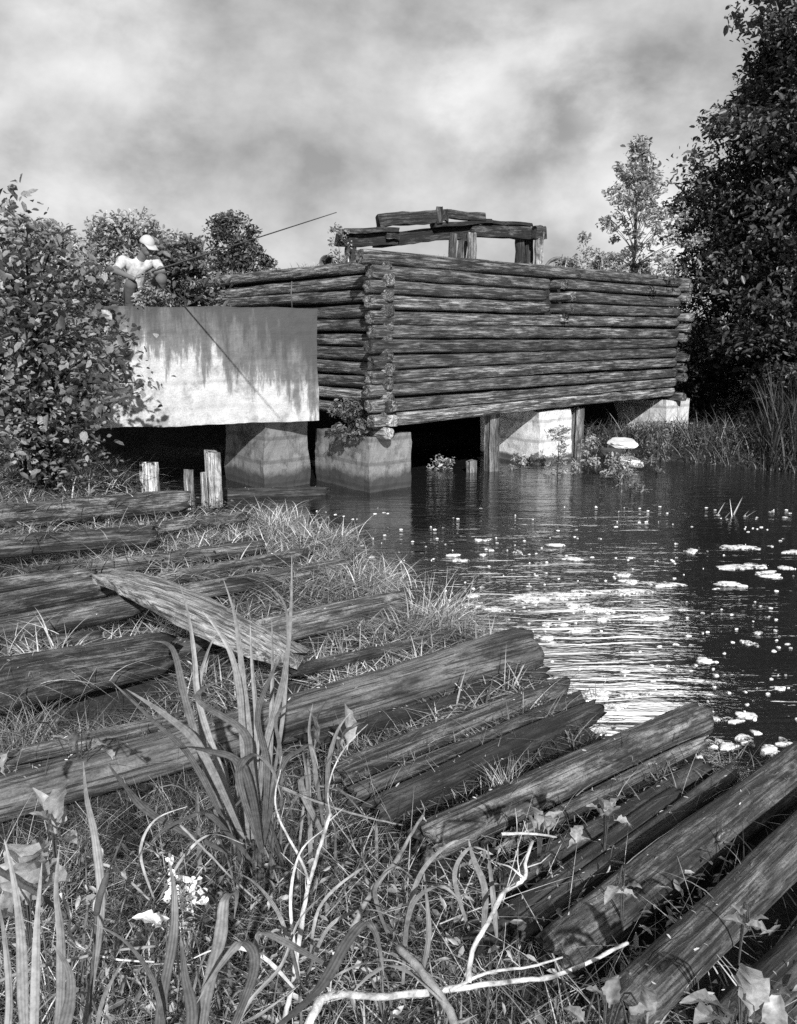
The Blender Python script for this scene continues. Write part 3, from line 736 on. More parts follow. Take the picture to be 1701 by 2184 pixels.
def woody(name, label, cat, base, height, crown, nclump, nleaf, lsize, leafm, seed, trunk_r=.08, clump_r=.45, aspect=.5, group=None,
          shell=.55, tone=(0, 1), twig=True, lean=(0, 0), droop=.3, flat=.75):
    """crown(t)->(cx,cy,radius) at height fraction t; leaves gather in clumps at branch tips, so gaps stay open"""
    rg = np.random.default_rng(seed); rnd = random.Random(seed)
    root = empty(name, base, label, cat, group)
    mb = MB(); n = 9
    tr = [Vector((lean[0] * (i_ / n) ** 1.5 + .04 * math.sin(i_ * 1.3 + seed) * height * .12, lean[1] * (i_ / n) ** 1.5 + .04 * math.cos(i_ * 1.7 + seed) * height * .12, height * .92 * i_ / n)) for i_ in range(n + 1)]
    mb.tube(tr, [trunk_r * (1 - .85 * i_ / n) for i_ in range(n + 1)], 8, rng=rnd, wob=.06)
    cl_ = []
    for c_ in range(nclump):
        t_ = rg.uniform(0, 1) ** .85; cx, cy, R0 = crown(t_)
        an = rg.uniform(0, 2 * np.pi); rad = R0 * (shell + (1 - shell) * rg.uniform(0, 1)) * rg.uniform(.55, 1.05)
        p_ = np.array([cx + rad * np.cos(an), cy + rad * np.sin(an), height * t_])
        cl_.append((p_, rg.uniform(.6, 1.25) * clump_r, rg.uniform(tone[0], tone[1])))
        if twig and c_ % 2 == 0:
            k_ = min(n, max(1, int((t_ * .8 - .08) * n))); s0 = tr[k_]
            e_ = Vector(p_); m_ = s0.lerp(e_, .5) + Vector((0, 0, .08 * (e_ - s0).length))
            rr_ = trunk_r * .35 * (1 - .6 * t_)
            mb.tube(catmull([s0, m_, e_], 3), [rr_ * (1 - .13 * q_) for q_ in range(7)], 5, cap=False)
    mb.build('trunk', M['trunk'], root)
    per = nleaf // nclump; cen = []; tn = []
    for p_, r_, t_ in cl_:
        m_ = max(4, int(per * rg.uniform(.6, 1.4)))
        q_ = rg.normal(0, 1, (m_, 3)); q_ /= np.linalg.norm(q_, axis=1)[:, None]
        q_ *= (rg.uniform(0, 1, m_) ** .45)[:, None] * r_; q_[:, 2] *= flat
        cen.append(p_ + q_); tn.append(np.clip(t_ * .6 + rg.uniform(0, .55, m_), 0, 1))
    cen = np.vstack(cen); tn = np.concatenate(tn)
    sz = lsize * np.clip(rg.lognormal(-.08, .38, len(cen)), .35, 1.9)
    V_, F_ = leaf_arrays(cen, sz, rg, droop, aspect)
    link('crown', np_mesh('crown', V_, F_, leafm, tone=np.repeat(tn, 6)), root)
    return root
def at(px, py, Y, z=None):
    p_ = PY(px, py, Y)
    if z is not None: p_.z = z
    return p_
def gz(p_, dz_=0): return Vector((p_.x, p_.y, float(H(p_.x, p_.y)) + dz_))

# tall tree at the right edge
woody('tall_tree', 'tall dark broadleaf tree rising out of the top at the right edge', 'tree', gz(Vector((9.6, 19.5, 0))), 14.5,
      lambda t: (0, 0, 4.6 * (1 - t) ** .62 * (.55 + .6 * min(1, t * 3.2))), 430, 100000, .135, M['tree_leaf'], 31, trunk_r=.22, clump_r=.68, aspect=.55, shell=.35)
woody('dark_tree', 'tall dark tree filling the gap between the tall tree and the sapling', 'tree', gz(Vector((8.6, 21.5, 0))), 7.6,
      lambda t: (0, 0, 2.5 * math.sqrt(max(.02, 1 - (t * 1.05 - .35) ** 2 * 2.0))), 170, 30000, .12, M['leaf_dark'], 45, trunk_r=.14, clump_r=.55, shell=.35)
woody('dark_tree', 'dense dark rounded tree below the tall tree, behind the reeds', 'tree', gz(Vector((8.6, 17.6, 0))), 5.2,
      lambda t: (0, 0, 2.5 * math.sqrt(max(.02, 1 - (t * 1.02 - .35) ** 2 * 2.0))), 150, 26000, .12, M['leaf_dark'], 32, trunk_r=.14, clump_r=.55)
woody('dark_tree', 'dark shrubby tree hugging the right end of the log wall', 'tree', gz(Vector((7.2, 20.6, 0))), 5.4,
      lambda t: (0, 0, 1.5 * math.sqrt(max(.02, 1 - (t - .35) ** 2 * 1.9))), 80, 14000, .11, M['leaf_dark'], 33, trunk_r=.10, clump_r=.5)
woody('waterside_shrub', 'dark low shrub at the water edge near the right side', 'shrub', gz(Vector((7.6, 15.2, 0))), 1.7,
      lambda t: (0, 0, 1.0 * math.sqrt(max(.05, 1 - t * t))), 50, 6500, .09, M['leaf_dark'], 34, trunk_r=.04, clump_r=.35)
woody('waterside_shrub', 'dark low shrub beside the far right pier of the crib', 'shrub', gz(Vector((7.3, 17.0, 0))), 1.4,
      lambda t: (0, 0, .7 * math.sqrt(max(.05, 1 - t * t))), 40, 5000, .09, M['leaf_dark'], 35, trunk_r=.04, clump_r=.3)
# sapling on the crib
sb = at(1350, 600, 17.7, ZT - .1)
woody('birch_sapling', 'airy pale-leaved sapling growing on the right part of the crib', 'tree', sb, 2.5,
      lambda t: (0, 0, 1.75 * (1 - t) ** .95 * (.75 + .5 * min(1, t * 3))), 110, 5600, .08, M['leaf_pale'], 36, trunk_r=.035, clump_r=.20, aspect=.45, shell=.2)
# shrubs behind the fisherman
woody('pale_shrub', 'wide pale shrub directly behind the crouching fisherman', 'shrub', at(290, 640, 15.2, 2.3), 1.72,
      lambda t: (0, 0, 1.35 * math.sqrt(max(.03, 1 - t * t))), 90, 13000, .085, M['leaf_pale'], 37, trunk_r=.05, clump_r=.32)
woody('pale_shrub', 'pale shrub behind the big leafy bush at the left edge', 'shrub', at(110, 640, 15.8, 2.3), 1.65,
      lambda t: (0, 0, 1.3 * math.sqrt(max(.03, 1 - t * t))), 80, 10000, .085, M['leaf_pale'], 38, trunk_r=.05, clump_r=.32)
woody('round_shrub', 'small dark round-topped shrub on the skyline left of the crib', 'shrub', at(498, 580, 20.5, 2.4), 2.25,
      lambda t: (0, 0, .95 * math.sqrt(max(.03, 1 - (t * 1.6 - .65) ** 2))), 55, 8000, .085, M['leaf_shrub'], 39, trunk_r=.05, clump_r=.28)
woody('leafy_shrub', 'leafy shrub on the beam between the fisherman and the log crib', 'shrub', at(398, 668, 13.7, 2.45), 1.05,
      lambda t: (0, 0, .62 * math.sqrt(max(.05, 1 - t * t * .9))), 44, 3600, .10, M['leaf_mid'], 40, trunk_r=.03, clump_r=.22)
woody('leafy_shrub', 'low leafy growth hiding the feet of the crouching man', 'shrub', at(328, 668, 12.0, 2.5), .25,
      lambda t: (0, 0, .42 - .2 * t), 26, 620, .06, M['leaf_pale'], 46, trunk_r=.012, clump_r=.10)
woody('sprig', 'small leafy sprig beside the left end of the timber frame', 'plant', at(724, 555, 14.3, ZT - .15), .68,
      lambda t: (0, 0, .13 + .08 * t), 16, 330, .05, M['leaf_pale'], 41, trunk_r=.008, clump_r=.08)
woody('pier_bush', 'small dark bush sprouting between the corner of the crib and its block', 'shrub', at(745, 955, 12.5, .75), .55,
      lambda t: (0, 0, .36 * (1 - t * .5)), 30, 2300, .055, M['leaf_mid'], 42, trunk_r=.02, clump_r=.13)
# the big near bush on the left
def bigbush():
    rg = np.random.default_rng(77); rnd = random.Random(77)
    base = gz(PY(90, 1020, 9.6), -.05)
    root = empty('broadleaf_bush', base, 'big broad-leaved bush at the left edge overhanging the concrete beam', 'bush')
    mb = MB(); cen = []; tn = []
    tips = []
    out = [(20, 425, 9.3), (60, 480, 9.0), (-30, 470, 9.6), (110, 530, 9.3), (150, 560, 9.8), (-40, 560, 9), (30, 560, 9.0), (90, 600, 9.0), (170, 620, 9.7), (-20, 650, 9), (60, 670, 8.8), (130, 690, 9),
           (205, 690, 9.8), (270, 745, 9.6), (225, 770, 9.2), (290, 815, 9.4), (170, 760, 8.9), (100, 760, 8.8), (20, 740, 8.8), (240, 840, 9.3), (150, 840, 9), (60, 840, 8.9), (-20, 830, 9),
           (205, 900, 9.4), (120, 900, 9.1), (185, 960, 9.5), (220, 985, 9.6), (40, 920, 9.0), (110, 980, 9.3), (-30, 960, 9.2), (150, 1000, 9.6), (200, 640, 10.2), (120, 640, 10.0), (235, 700, 10.1), (-60, 520, 9.6), (-90, 700, 9.3), (-90, 860, 9.3),
           (60, 540, 9.8), (0, 610, 10), (50, 720, 9.9), (130, 800, 10), (70, 900, 10), (170, 880, 10), (250, 720, 9.4), (180, 560, 10.4), (210, 600, 10.3)]
    for n_, (px, py, Y) in enumerate(out):
        e = PY(px, py, Y) - base; e0 = Vector((rnd.uniform(-.15, .15), rnd.uniform(-.1, .1), .0))
        m_ = e0.lerp(e, .5) + Vector((-e.x * .15, rnd.uniform(-.1, .1), .28 * e.length))
        path = catmull([e0, m_, e], 6)
        mb.tube(path, [.022 * (1 - .8 * i_ / 12) for i_ in range(13)], 6, cap=False)
        P_ = [path[k_] for k_ in range(5, 13)]
        for p_ in P_:
            m2 = 11 if p_ is not path[12] else 26
            q_ = rg.normal(0, 1, (m2, 3)) * np.array([.13, .15, .11])
            cen.append(np.array(p_) + q_); tn.append(np.clip(rg.uniform(0, 1, m2), 0, 1))
    cen = np.vstack(cen); tn = np.concatenate(tn); sz = .092 * np.clip(rg.lognormal(-.05, .36, len(cen)), .35, 1.7)
    V_, F_ = leaf_arrays(cen, sz, rg, .25, .62, .22)
    mb.build('stems', M['trunk'], root)
    link('foliage', np_mesh('foliage', V_, F_, M['leaf_big'], tone=np.repeat(tn, 6)), root)
bigbush()

# ------------------------------------------------------------------ grass and ground cover
def off_logs(x, y, keep=.04, rg=None, marg=.9):
    ok = np.ones(len(x), bool)
    for ax, ay, bx, by, r in LOGS:
        dx, dy = bx - ax, by - ay; t = np.clip(((x - ax) * dx + (y - ay) * dy) / (dx * dx + dy * dy), 0, 1)
        ok &= np.hypot(x - ax - t * dx, y - ay - t * dy) > r * marg
    if keep: ok |= rg.uniform(0, 1, len(x)) < keep
    return ok
def blades(base, ln, wid, rg, lean=.5, curl=.5, K=4, tone=None, wind=(0, 0), dirs=None):
    n = len(base); an = rg.uniform(0, 2 * np.pi, n)
    d = np.stack([np.cos(an), np.sin(an), np.zeros(n)], 1)
    if dirs is not None: d = dirs
    s = np.stack([-d[:, 1], d[:, 0], np.zeros(n)], 1)
    tw = rg.uniform(-.9, .9, n)[:, None]; s = s * np.cos(tw) + d * np.sin(tw)
    le = (lean * rg.uniform(.2, 1.5, n))[:, None]; cu = (curl * rg.uniform(.1, 1.6, n))[:, None]
    t = np.linspace(0, 1, K + 1)
    V_ = np.zeros((n, K + 1, 2, 3))
    for k_, tt in enumerate(t):
        hor = le * tt + cu * tt * tt
        ver = tt * (1 - .35 * le) - cu * .55 * tt * tt
        c_ = base + ln[:, None] * (d * hor + np.array([0, 0, 1.]) * ver)
        c_[:, 0] += wind[0] * tt * ln; c_[:, 1] += wind[1] * tt * ln
        w_ = (wid * (1 - tt ** 1.6) * (.6 + .8 * min(1, tt * 4)) * .5)[:, None]
        V_[:, k_, 0] = c_ - s * w_; V_[:, k_, 1] = c_ + s * w_
    V_ = V_.reshape(-1, 3); i_ = (np.arange(n)[:, None] * (K + 1) + np.arange(K)[None]).reshape(-1) * 2
    F_ = np.stack([i_, i_ + 1, i_ + 3, i_ + 2], 1)
    tn = np.repeat(rg.uniform(0, 1, n) ** 1.5 if tone is None else tone, (K + 1) * 2)
    return V_, F_, tn
def clumpy(x, y, f, ph):      # patchiness
    return .5 + .5 * np.sin(x * f + 1.7 * np.sin(y * f * .7 + ph)) * np.sin(y * f * 1.1 + 1.3 * np.sin(x * f * .8 + ph * 2))
CLEAR = [(PZ(x_, y_, .3).x, PZ(x_, y_, .3).y, .75) for x_, y_ in ((321, 1065), (400, 1075), (457, 1075))]
def field(name, n, xr, yr, ln, wid, seed, m, lean, curl, keep=.03, marg=.9, K=4, cond=None, patch=(3., 1.), zmax=9):
    rg = np.random.default_rng(seed)
    x = rg.uniform(*xr, n); y = rg.uniform(*yr, n); z = H(x, y)
    ok = (z > .03) & (z < zmax) & off_logs(x, y, keep, rg, marg) & (rg.uniform(0, 1, n) < .25 + .85 * clumpy(x, y, *patch))
    if cond is not None: ok &= cond(x, y, rg)
    ok &= (np.abs(x) < y * .50 + .5)
    for sx_, sy_, sr_ in CLEAR: ok &= np.hypot(x - sx_, y - sy_) > sr_
    x, y, z = x[ok], y[ok], z[ok]; n = len(x)
    for a_, b_, r0, r1 in LITTER:
        dx, dy = b_.x - a_.x, b_.y - a_.y; t = np.clip(((x - a_.x) * dx + (y - a_.y) * dy) / (dx * dx + dy * dy), 0, 1)
        dd = np.hypot(x - a_.x - t * dx, y - a_.y - t * dy); r_ = r0 + (r1 - r0) * t
        z = np.where(dd < r_, np.maximum(z, a_.z + (b_.z - a_.z) * t + np.sqrt(np.maximum(r_ ** 2 - dd ** 2, 0))), z)
    V_, F_, tn = blades(np.stack([x, y, z - .01], 1), rg.uniform(*ln, n), rg.uniform(*wid, n), rg, lean, curl, K,
                        tone=np.clip(rg.uniform(0, 1, n) ** 1.6 * (.5 + .7 * clumpy(x, y, 2.1, 3.)), 0, 1))
    return tag(link(name, np_mesh(name, V_, F_, m, tone=tn)), kind='stuff', label=None)
g1 = field('matted_grass', 95000, (-6.5, 1.2), (4.2, 12.8), (.08, .26), (.005, .010), 1, M['grass'], 1.2, .8, keep=.30, cond=lambda x, y, r: (x < .2 - .18 * (y - 5) + .6) & ((y > 6.6) | off_logs(x, y, 0, r, 1.0)))
g4 = field('matted_straw', 26000, (-6.5, 1.0), (4.2, 12.8), (.15, .34), (.004, .008), 14, M['grass'], 1.3, .6, keep=.3, cond=lambda x, y, r: (x < .2 - .18 * (y - 5) + .5) & ((y > 6.6) | off_logs(x, y, 0, r, 1.1)))
tag(g4, 'long bleached straw lying across the logs of the left bank', 'grass')
tag(g1, 'pale matted dry grass covering the left bank', 'grass')
g2 = field('near_grass', 75000, (-2.6, 3.2), (1.0, 4.3), (.05, .18), (.0022, .005), 2, M['grass_dark'], .7, .6, keep=.02, cond=lambda x, y, r: (r.uniform(0, 1, len(x)) < np.where(y < 2.25, np.clip(1.2 - (x - .2) * .5, .3, 1), np.clip((.8 - x * .5), .26, 1))))
tag(g2, 'fine short grass growing over the near ground', 'grass')
g3 = field('straw', 26000, (-2.4, 2.2), (1.0, 4.4), (.12, .34), (.0015, .0035), 3, M['grass'], 1.1, .7, keep=.05, cond=lambda x, y, r: r.uniform(0, 1, len(x)) < np.where(y < 2.3, 1, np.clip(.6 - x * .6, .08, 1)))
tag(g3, 'loose bleached straw strewn over the near ground', 'grass')
rgd = np.random.default_rng(91); nd = 1500; xd = rgd.uniform(-1.7, 1.3, nd); yd = 1.15 + 2.0 * rgd.uniform(0, 1, nd) ** 1.3; okd = off_logs(xd, yd, .1, rgd); xd, yd = xd[okd], yd[okd]; nd = len(xd)
V_, F_, tn = blades(np.stack([xd, yd, H(xd, yd) - .01], 1), rgd.uniform(.18, .55, nd), rgd.uniform(.002, .006, nd), rgd, .9, .7, 6)
tag(link('dead_stems', np_mesh('dead_stems', V_, F_, M['grass'], tone=tn)), 'tangle of dry stems and thin leaves across the foreground', 'grass', kind='stuff')
# low leaves in the gaps
def cover(name, n, xr, yr, sz, seed, m, label, h=.08, cond=None, asp=.34):
    rg = np.random.default_rng(seed); x = rg.uniform(*xr, n); y = rg.uniform(*yr, n); z = H(x, y)
    ok = (z > .02) & off_logs(x, y, .02, rg, .85) & (rg.uniform(0, 1, n) < .1 + clumpy(x, y, 4.5, 2.) ** 1.5) & (np.abs(x) < y * .5 + .5)
    x, y, z = x[ok], y[ok], z[ok]
    cen = np.stack([x, y, z + rg.uniform(.0, h, len(x))], 1)
    V_, F_ = leaf_arrays(cen, rg.uniform(*sz, len(x)), rg, .1, asp)
    tag(link(name, np_mesh(name, V_, F_, m, tone=np.repeat(rg.uniform(0, 1, len(x)) ** 1.3, 6))), label, 'plants', kind='stuff')
cover('ground_cover', 30000, (-2.6, 4.2), (1.2, 5.4), (.012, .035), 5, M['leaf_mid'], 'low small-leaved ground cover in the gaps between the near logs', .05)
cover('leaf_litter', 1600, (-2.5, 4.2), (1.2, 5.4), (.02, .05), 6, M['leaf_pale'], 'scattered pale dead leaves among the near logs', .03)
cover('bank_weeds', 14000, (-6.5, -1.5), (6.5, 12.4), (.03, .07), 7, M['leaf_mid'], 'small leafy weeds on the far left bank below the bush', .16)
rgc = np.random.default_rng(55); nn_ = 9000; xc = rgc.uniform(3.6, 9, nn_); yc = rgc.uniform(13.9, 18.2, nn_); zc = H(xc, yc); okc = (zc > -.1) & (zc < 1.2); xc, yc, zc = xc[okc], yc[okc], zc[okc]
Vc, Fc_ = leaf_arrays(np.stack([xc, yc, zc + rgc.uniform(0, .28, len(xc))], 1), rgc.uniform(.03, .075, len(xc)), rgc, .1, .45)
tag(link('waterside_weeds', np_mesh('waterside_weeds', Vc, Fc_, M['leaf_shrub'], tone=np.repeat(rgc.uniform(0, 1, len(xc)), 6))), 'low weeds covering the muddy ground under the right end of the crib', 'plants', kind='stuff')
# litter lying on the logs
rgl = np.random.default_rng(66); cl2 = []
for a_, b_, r0, r1 in LITTER:
    L_ = (b_ - a_).length
    for _ in range(int(L_ * 26)):
        t_ = rgl.uniform(.02, .96) if rgl.uniform() < .5 else rgl.uniform(.1, .9) ** 2; an = rgl.normal(0, .6); r_ = r0 + (r1 - r0) * t_; d_ = (b_ - a_).normalized(); s_ = d_.cross(up).normalized()
        cl2.append(np.array(a_.lerp(b_, t_) + s_ * math.sin(an) * r_ + up * math.cos(an) * r_ * 1.04))
cl2 = np.array(cl2); Vl, Fl = leaf_arrays(cl2, rgl.uniform(.006, .03, len(cl2)), rgl, .0, .3)
tag(link('log_litter', np_mesh('log_litter', Vl, Fl, M['grass'], tone=np.repeat(rgl.uniform(0, 1, len(cl2)) ** 1.6, 6))), 'dead leaf crumbs and bits of straw lying on the bank logs', 'litter', kind='stuff')
cover('foreground_leaves', 9000, (-1.8, 1.3), (1.2, 3.1), (.018, .065), 8, M['leaf_pale'], 'small pale leaves scattered through the foreground grass', .20)
rgw = np.random.default_rng(67); nw = 5200; xw = rgw.uniform(3.4, 8.5, nw); yw = rgw.uniform(13.7, 17.6, nw); zw = H(xw, yw); okw = (zw > -.12) & (zw < .9); xw, yw, zw = xw[okw], yw[okw], zw[okw]; nw = len(xw)
V_, F_, tn = blades(np.stack([xw, yw, zw - .02], 1), rgw.uniform(.15, .9, nw) * (.55 + .5 * rgw.uniform(0, 1, nw)), rgw.uniform(.008, .016, nw), rgw, .35, .5, 5, tone=rgw.uniform(0, .9, nw) ** 2.5)
tag(link('waterside_grass', np_mesh('waterside_grass', V_, F_, M['grass_dark'], tone=tn)), 'rank grass on the muddy strip below the right end of the crib', 'grass', kind='stuff')
# reeds at the right bank
rg = np.random.default_rng(12)
n = 7000; x = rg.uniform(5.4, 10.5, n); y = rg.uniform(12.9, 17.2, n); z = H(x, y); ok = (z > -.15) & (z < .8) & (x > 5.2 + (y - 13) * .5); x, y, z = x[ok], y[ok], z[ok]; n = len(x)
V_, F_, tn = blades(np.stack([x, y, z - .03], 1), rg.uniform(.6, 1.65, n), rg.uniform(.012, .024, n), rg, .18, .25, 5, tone=rg.uniform(0, .8, n) ** 4)
tag(link('reed_bed', np_mesh('reed_bed', V_, F_, M['grass_dark'], tone=tn)), 'tall dark reed bed along the right bank', 'reeds', kind='stuff')
for n_, (a_, h_) in enumerate(((5.0, .28), (5.9, .4), (6.6, .5), (7.4, .4))):
    woody('crib_weed', ('small bush on the crib edge above the cross log ends', 'low bush on the crib edge left of the sapling', 'bushy weed on the crib edge at the foot of the sapling', 'bush on the crib edge at its far right corner')[n_], 'weed', C + u * a_ + v * .45 + up * (ZT - .12), h_, lambda t: (0, 0, .34 - .12 * t), 30, 900, .06, M['leaf_pale'], 80 + n_, trunk_r=.01, clump_r=.12, group='weeds on the crib edge')
# grass on top of the crib and the embankment
n = 9000; a = rg.uniform(.1, LU, n); b = rg.uniform(.02, LV - .4, n) ** 1.0
a = np.where(rg.uniform(0, 1, n) < .45, rg.uniform(LU * .45, LU, n), a)
P0 = np.array(C)[None] + np.array(u)[None] * a[:, None] + np.array(v)[None] * b[:, None]; P0[:, 2] = ZT - .12
V_, F_, tn = blades(P0, rg.uniform(.10, .36, n) * (.55 + .6 * (a / LU)), rg.uniform(.008, .016, n), rg, .5, .6, 4)
tag(link('crib_grass', np_mesh('crib_grass', V_, F_, M['grass'], tone=tn)), 'pale grass growing on top of the log crib', 'grass', kind='stuff')
n = 22000; x = rg.uniform(-9, 9, n); y = rg.uniform(15.5, 26, n); z = H(x, y); ok = (z > 2.0); x, y, z = x[ok], y[ok], z[ok]; n = len(x)
V_, F_, tn = blades(np.stack([x, y, z - .02], 1), rg.uniform(.2, .6, n), rg.uniform(.012, .03, n), rg, .5, .5, 3)
tag(link('embankment_grass', np_mesh('embankment_grass', V_, F_, M['grass'], tone=np.clip(tn + .25, 0, 1))), 'pale rough grass on the embankment behind the crib', 'grass', kind='stuff')

# tufts
def tuft(px, py, z, n, ln, wid, label, seed, m='grass', lean=.6, curl=.8, name='grass_tuft', spread=.07, wind=(0, 0), cat='grass tuft', group=None):
    rg = np.random.default_rng(seed); b = PZ(px, py, z); b.z = max(z, float(H(b.x, b.y))) - .03
    B = rg.normal(0, spread, (n, 3)); B[:, 2] = 0
    V_, F_, tn = blades(B, rg.uniform(ln[0], ln[1], n), rg.uniform(wid[0], wid[1], n), rg, lean, curl, 6, wind=wind)
    return tag(link(name, np_mesh(name, V_, F_, M[m], tone=np.clip(tn + .15, 0, 1)), None, b), label, cat, group)
GT = 'grass tufts along the water edge'
tuft(925, 1330, .14, 420, (.2, .55), (.004, .008), 'large drooping grass tuft hanging over the water at the end of the thick grey log', 1, spread=.11, curl=1.1, group=GT, wind=(.2, 0))
tuft(800, 1245, .12, 260, (.15, .42), (.004, .008), 'pale grass tuft at the water edge right of the two narrow logs', 2, spread=.13, group=GT)
tuft(700, 1165, .1, 260, (.15, .4), (.005, .009), 'grass tuft at the tip of the left bank behind the narrow logs', 3, spread=.2, group=GT)
tuft(580, 1120, .1, 260, (.15, .42), (.006, .010), 'upright thin grass tuft in front of the concrete pier', 4, spread=.2, lean=.3, group=GT)
tuft(130, 1060, .35, 320, (.25, .6), (.008, .013), 'long pale drooping grass below the bush beside the stakes', 5, spread=.35, curl=1.0)
tuft(60, 1560, .3, 160, (.1, .3), (.003, .006), 'grass tuft in the dark hollow at the left edge', 6, m='grass_dark')
tuft(1080, 1680, .25, 90, (.08, .22), (.002, .004), 'small twiggy sprig on top of the ringed log', 7, lean=.5, curl=.3, spread=.03)
tuft(1180, 1480, .1, 180, (.06, .2), (.003, .006), 'short weeds at the water end of the largest smooth log', 8, m='grass_dark', spread=.12)
tuft(1570, 1650, .1, 120, (.06, .2), (.003, .006), 'weeds at the water edge between the two lower right logs', 9, m='grass_dark', spread=.1)
tuft(60, 1420, .35, 260, (.2, .4), (.004, .009), 'fan of flattened grass above the very thick mossy log', 10, spread=.2, curl=1.1)
tuft(1570, 1105, -.02, 9, (.12, .36), (.01, .016), 'few bent reed stalks standing in the open water', 11, m='grass', spread=.1, lean=.5, curl=.2, name='water_reeds', cat='reeds', wind=(.35, 0))

# weeds below the crib
for n_, (px, py, hh, lb, pale) in enumerate(((1190, 1010, .75, 'leafy weed in front of the bright pier', 1), (1255, 1010, .6, 'leafy weed at the foot of the right timber post', 1),
        (1110, 1000, .28, 'small pale weed left of the bright pier', 1), (1320, 1025, .45, 'bushy weed hanging over the water below the flat stones', 1),
        (1400, 1010, .8, 'dark weed in front of the far right pier', 0), (1345, 1050, .3, 'low weed trailing in the water nearest the middle of the pool', 0), (945, 1000, .22, 'tiny white-tipped weed in the black opening', 1))):
    b = PZ(px, py, .0); b = Vector((b.x, b.y, max(-.03, float(H(b.x, b.y)) - .03)))
    woody('weed', lb, 'weed', b, hh, lambda t: (0, 0, .26 - .12 * t), 22, 620 if hh > .4 else 260, .055, M['leaf_pale' if pale else 'leaf_mid'], 60 + n_, trunk_r=.012, clump_r=.10, aspect=.4, group='weeds below the log wall')

# ------------------------------------------------------------------ foam on the water
def foam():
    rg = np.random.default_rng(21); vs = []; fs = []
    def patch(cx, cy, rx, ry, n=18, z=.006):
        ph = rg.uniform(0, 6.28, 4); b = len(vs)
        pr = []
        for k_ in range(n):
            t = 2 * math.pi * k_ / n
            q_ = 1 + .28 * math.sin(2 * t + ph[0]) + .22 * math.sin(3 * t + ph[1]) + .18 * math.sin(5 * t + ph[2]) + .1 * math.sin(8 * t + ph[3])
            pr.append((math.cos(t) * q_, math.sin(t) * q_))
        for s_, zz in ((1, -.004), (.93, z), (.5, z + .004)):
            for a, c_ in pr: vs.append((cx + rx * a * s_, cy + ry * c_ * s_, zz + (rg.uniform(0, .003) if s_ < 1 else 0)))
        vs.append((cx, cy, z + .004))
        for r_ in (0, 1):
            for k_ in range(n): fs.append((b + r_ * n + k_, b + r_ * n + (k_ + 1) % n, b + (r_ + 1) * n + (k_ + 1) % n, b + (r_ + 1) * n + k_))
        for k_ in range(n): fs.append((b + 2 * n + k_, b + 2 * n + (k_ + 1) % n, b + 3 * n))
    # the larger mats seen in the photograph: centre, half width and half height in picture pixels
    for px, py, hw, hh in ((1140, 1273, 50, 9), (1190, 1270, 60, 11), (1260, 1262, 50, 8), (1335, 1262, 60, 9), (1290, 1300, 45, 8), (1120, 1280, 34, 8), (1235, 1290, 30, 6), (1565, 1165, 40, 6), (1600, 1168, 30, 4), (1700, 1178, 40, 6),
                           (1590, 1212, 60, 9), (1630, 1225, 40, 7), (1680, 1210, 20, 5), (1480, 1175, 24, 6), (1430, 1245, 50, 7), (1330, 1225, 22, 5), (1345, 1240, 28, 5), (1540, 1245, 40, 5), (1175, 1330, 30, 6), (1160, 1362, 34, 7),
                           (1010, 1270, 18, 4), (1040, 1300, 30, 6), (1000, 1290, 20, 5), (1230, 1345, 30, 5), (1400, 1315, 40, 6), (1610, 1525, 26, 10), (1720, 1535, 30, 6), (1540, 1585, 36, 16), (1585, 1575, 22, 14), (1560, 1535, 26, 10),
                           (1640, 1600, 30, 16), (1690, 1585, 30, 10), (1520, 1530, 20, 10), (1660, 1468, 16, 6), (1510, 1410, 26, 7), (1250, 1562, 30, 9), (1215, 1585, 22, 7), (1275, 1480, 40, 10), (1300, 1505, 44, 8), (1355, 1480, 40, 7),
                           (970, 1183, 20, 3), (1030, 1182, 12, 3), (1050, 1173, 10, 4), (1110, 1177, 10, 5), (980, 1195, 24, 3), (1210, 1190, 26, 4), (1190, 1162, 30, 2.5), (1030, 1150, 20, 3), (1290, 1320, 20, 4), (1600, 1370, 16, 5), (1620, 1350, 14, 4)):
        c_ = PZ(px, py, .005); e1 = PZ(px + hw, py, .005); e2 = PZ(px, py + hh, .005)
        for q_ in range(4):
            patch(c_.x + rg.normal(0, .35) * (e1.x - c_.x), c_.y + rg.normal(0, .3) * (c_.y - e2.y), (e1.x - c_.x) * rg.uniform(.3, .6), (c_.y - e2.y) * rg.uniform(.35, .65))
    for _ in range(420):        # drifting flecks
        px = rg.uniform(640, 1720); py = 1080 + 560 * rg.uniform(0, 1) ** 1.3
        c_ = PZ(px, py, .004)
        if seg_dist(np.array([c_.x]), np.array([c_.y]), SHORE)[0] > -.15: continue
        s_ = rg.uniform(.004, .016) * (1.6 if rg.uniform() < .2 else 1); patch(c_.x, c_.y, s_ * 1.3, s_, 9, .003)
    mb = MB(); mb.v = vs; mb.f = fs; mb.build('foam', M['foam'], None)
    tag(bpy.data.objects['foam'], 'white foam mats and flecks drifting on the dark pool', 'foam', kind='stuff')
foam()

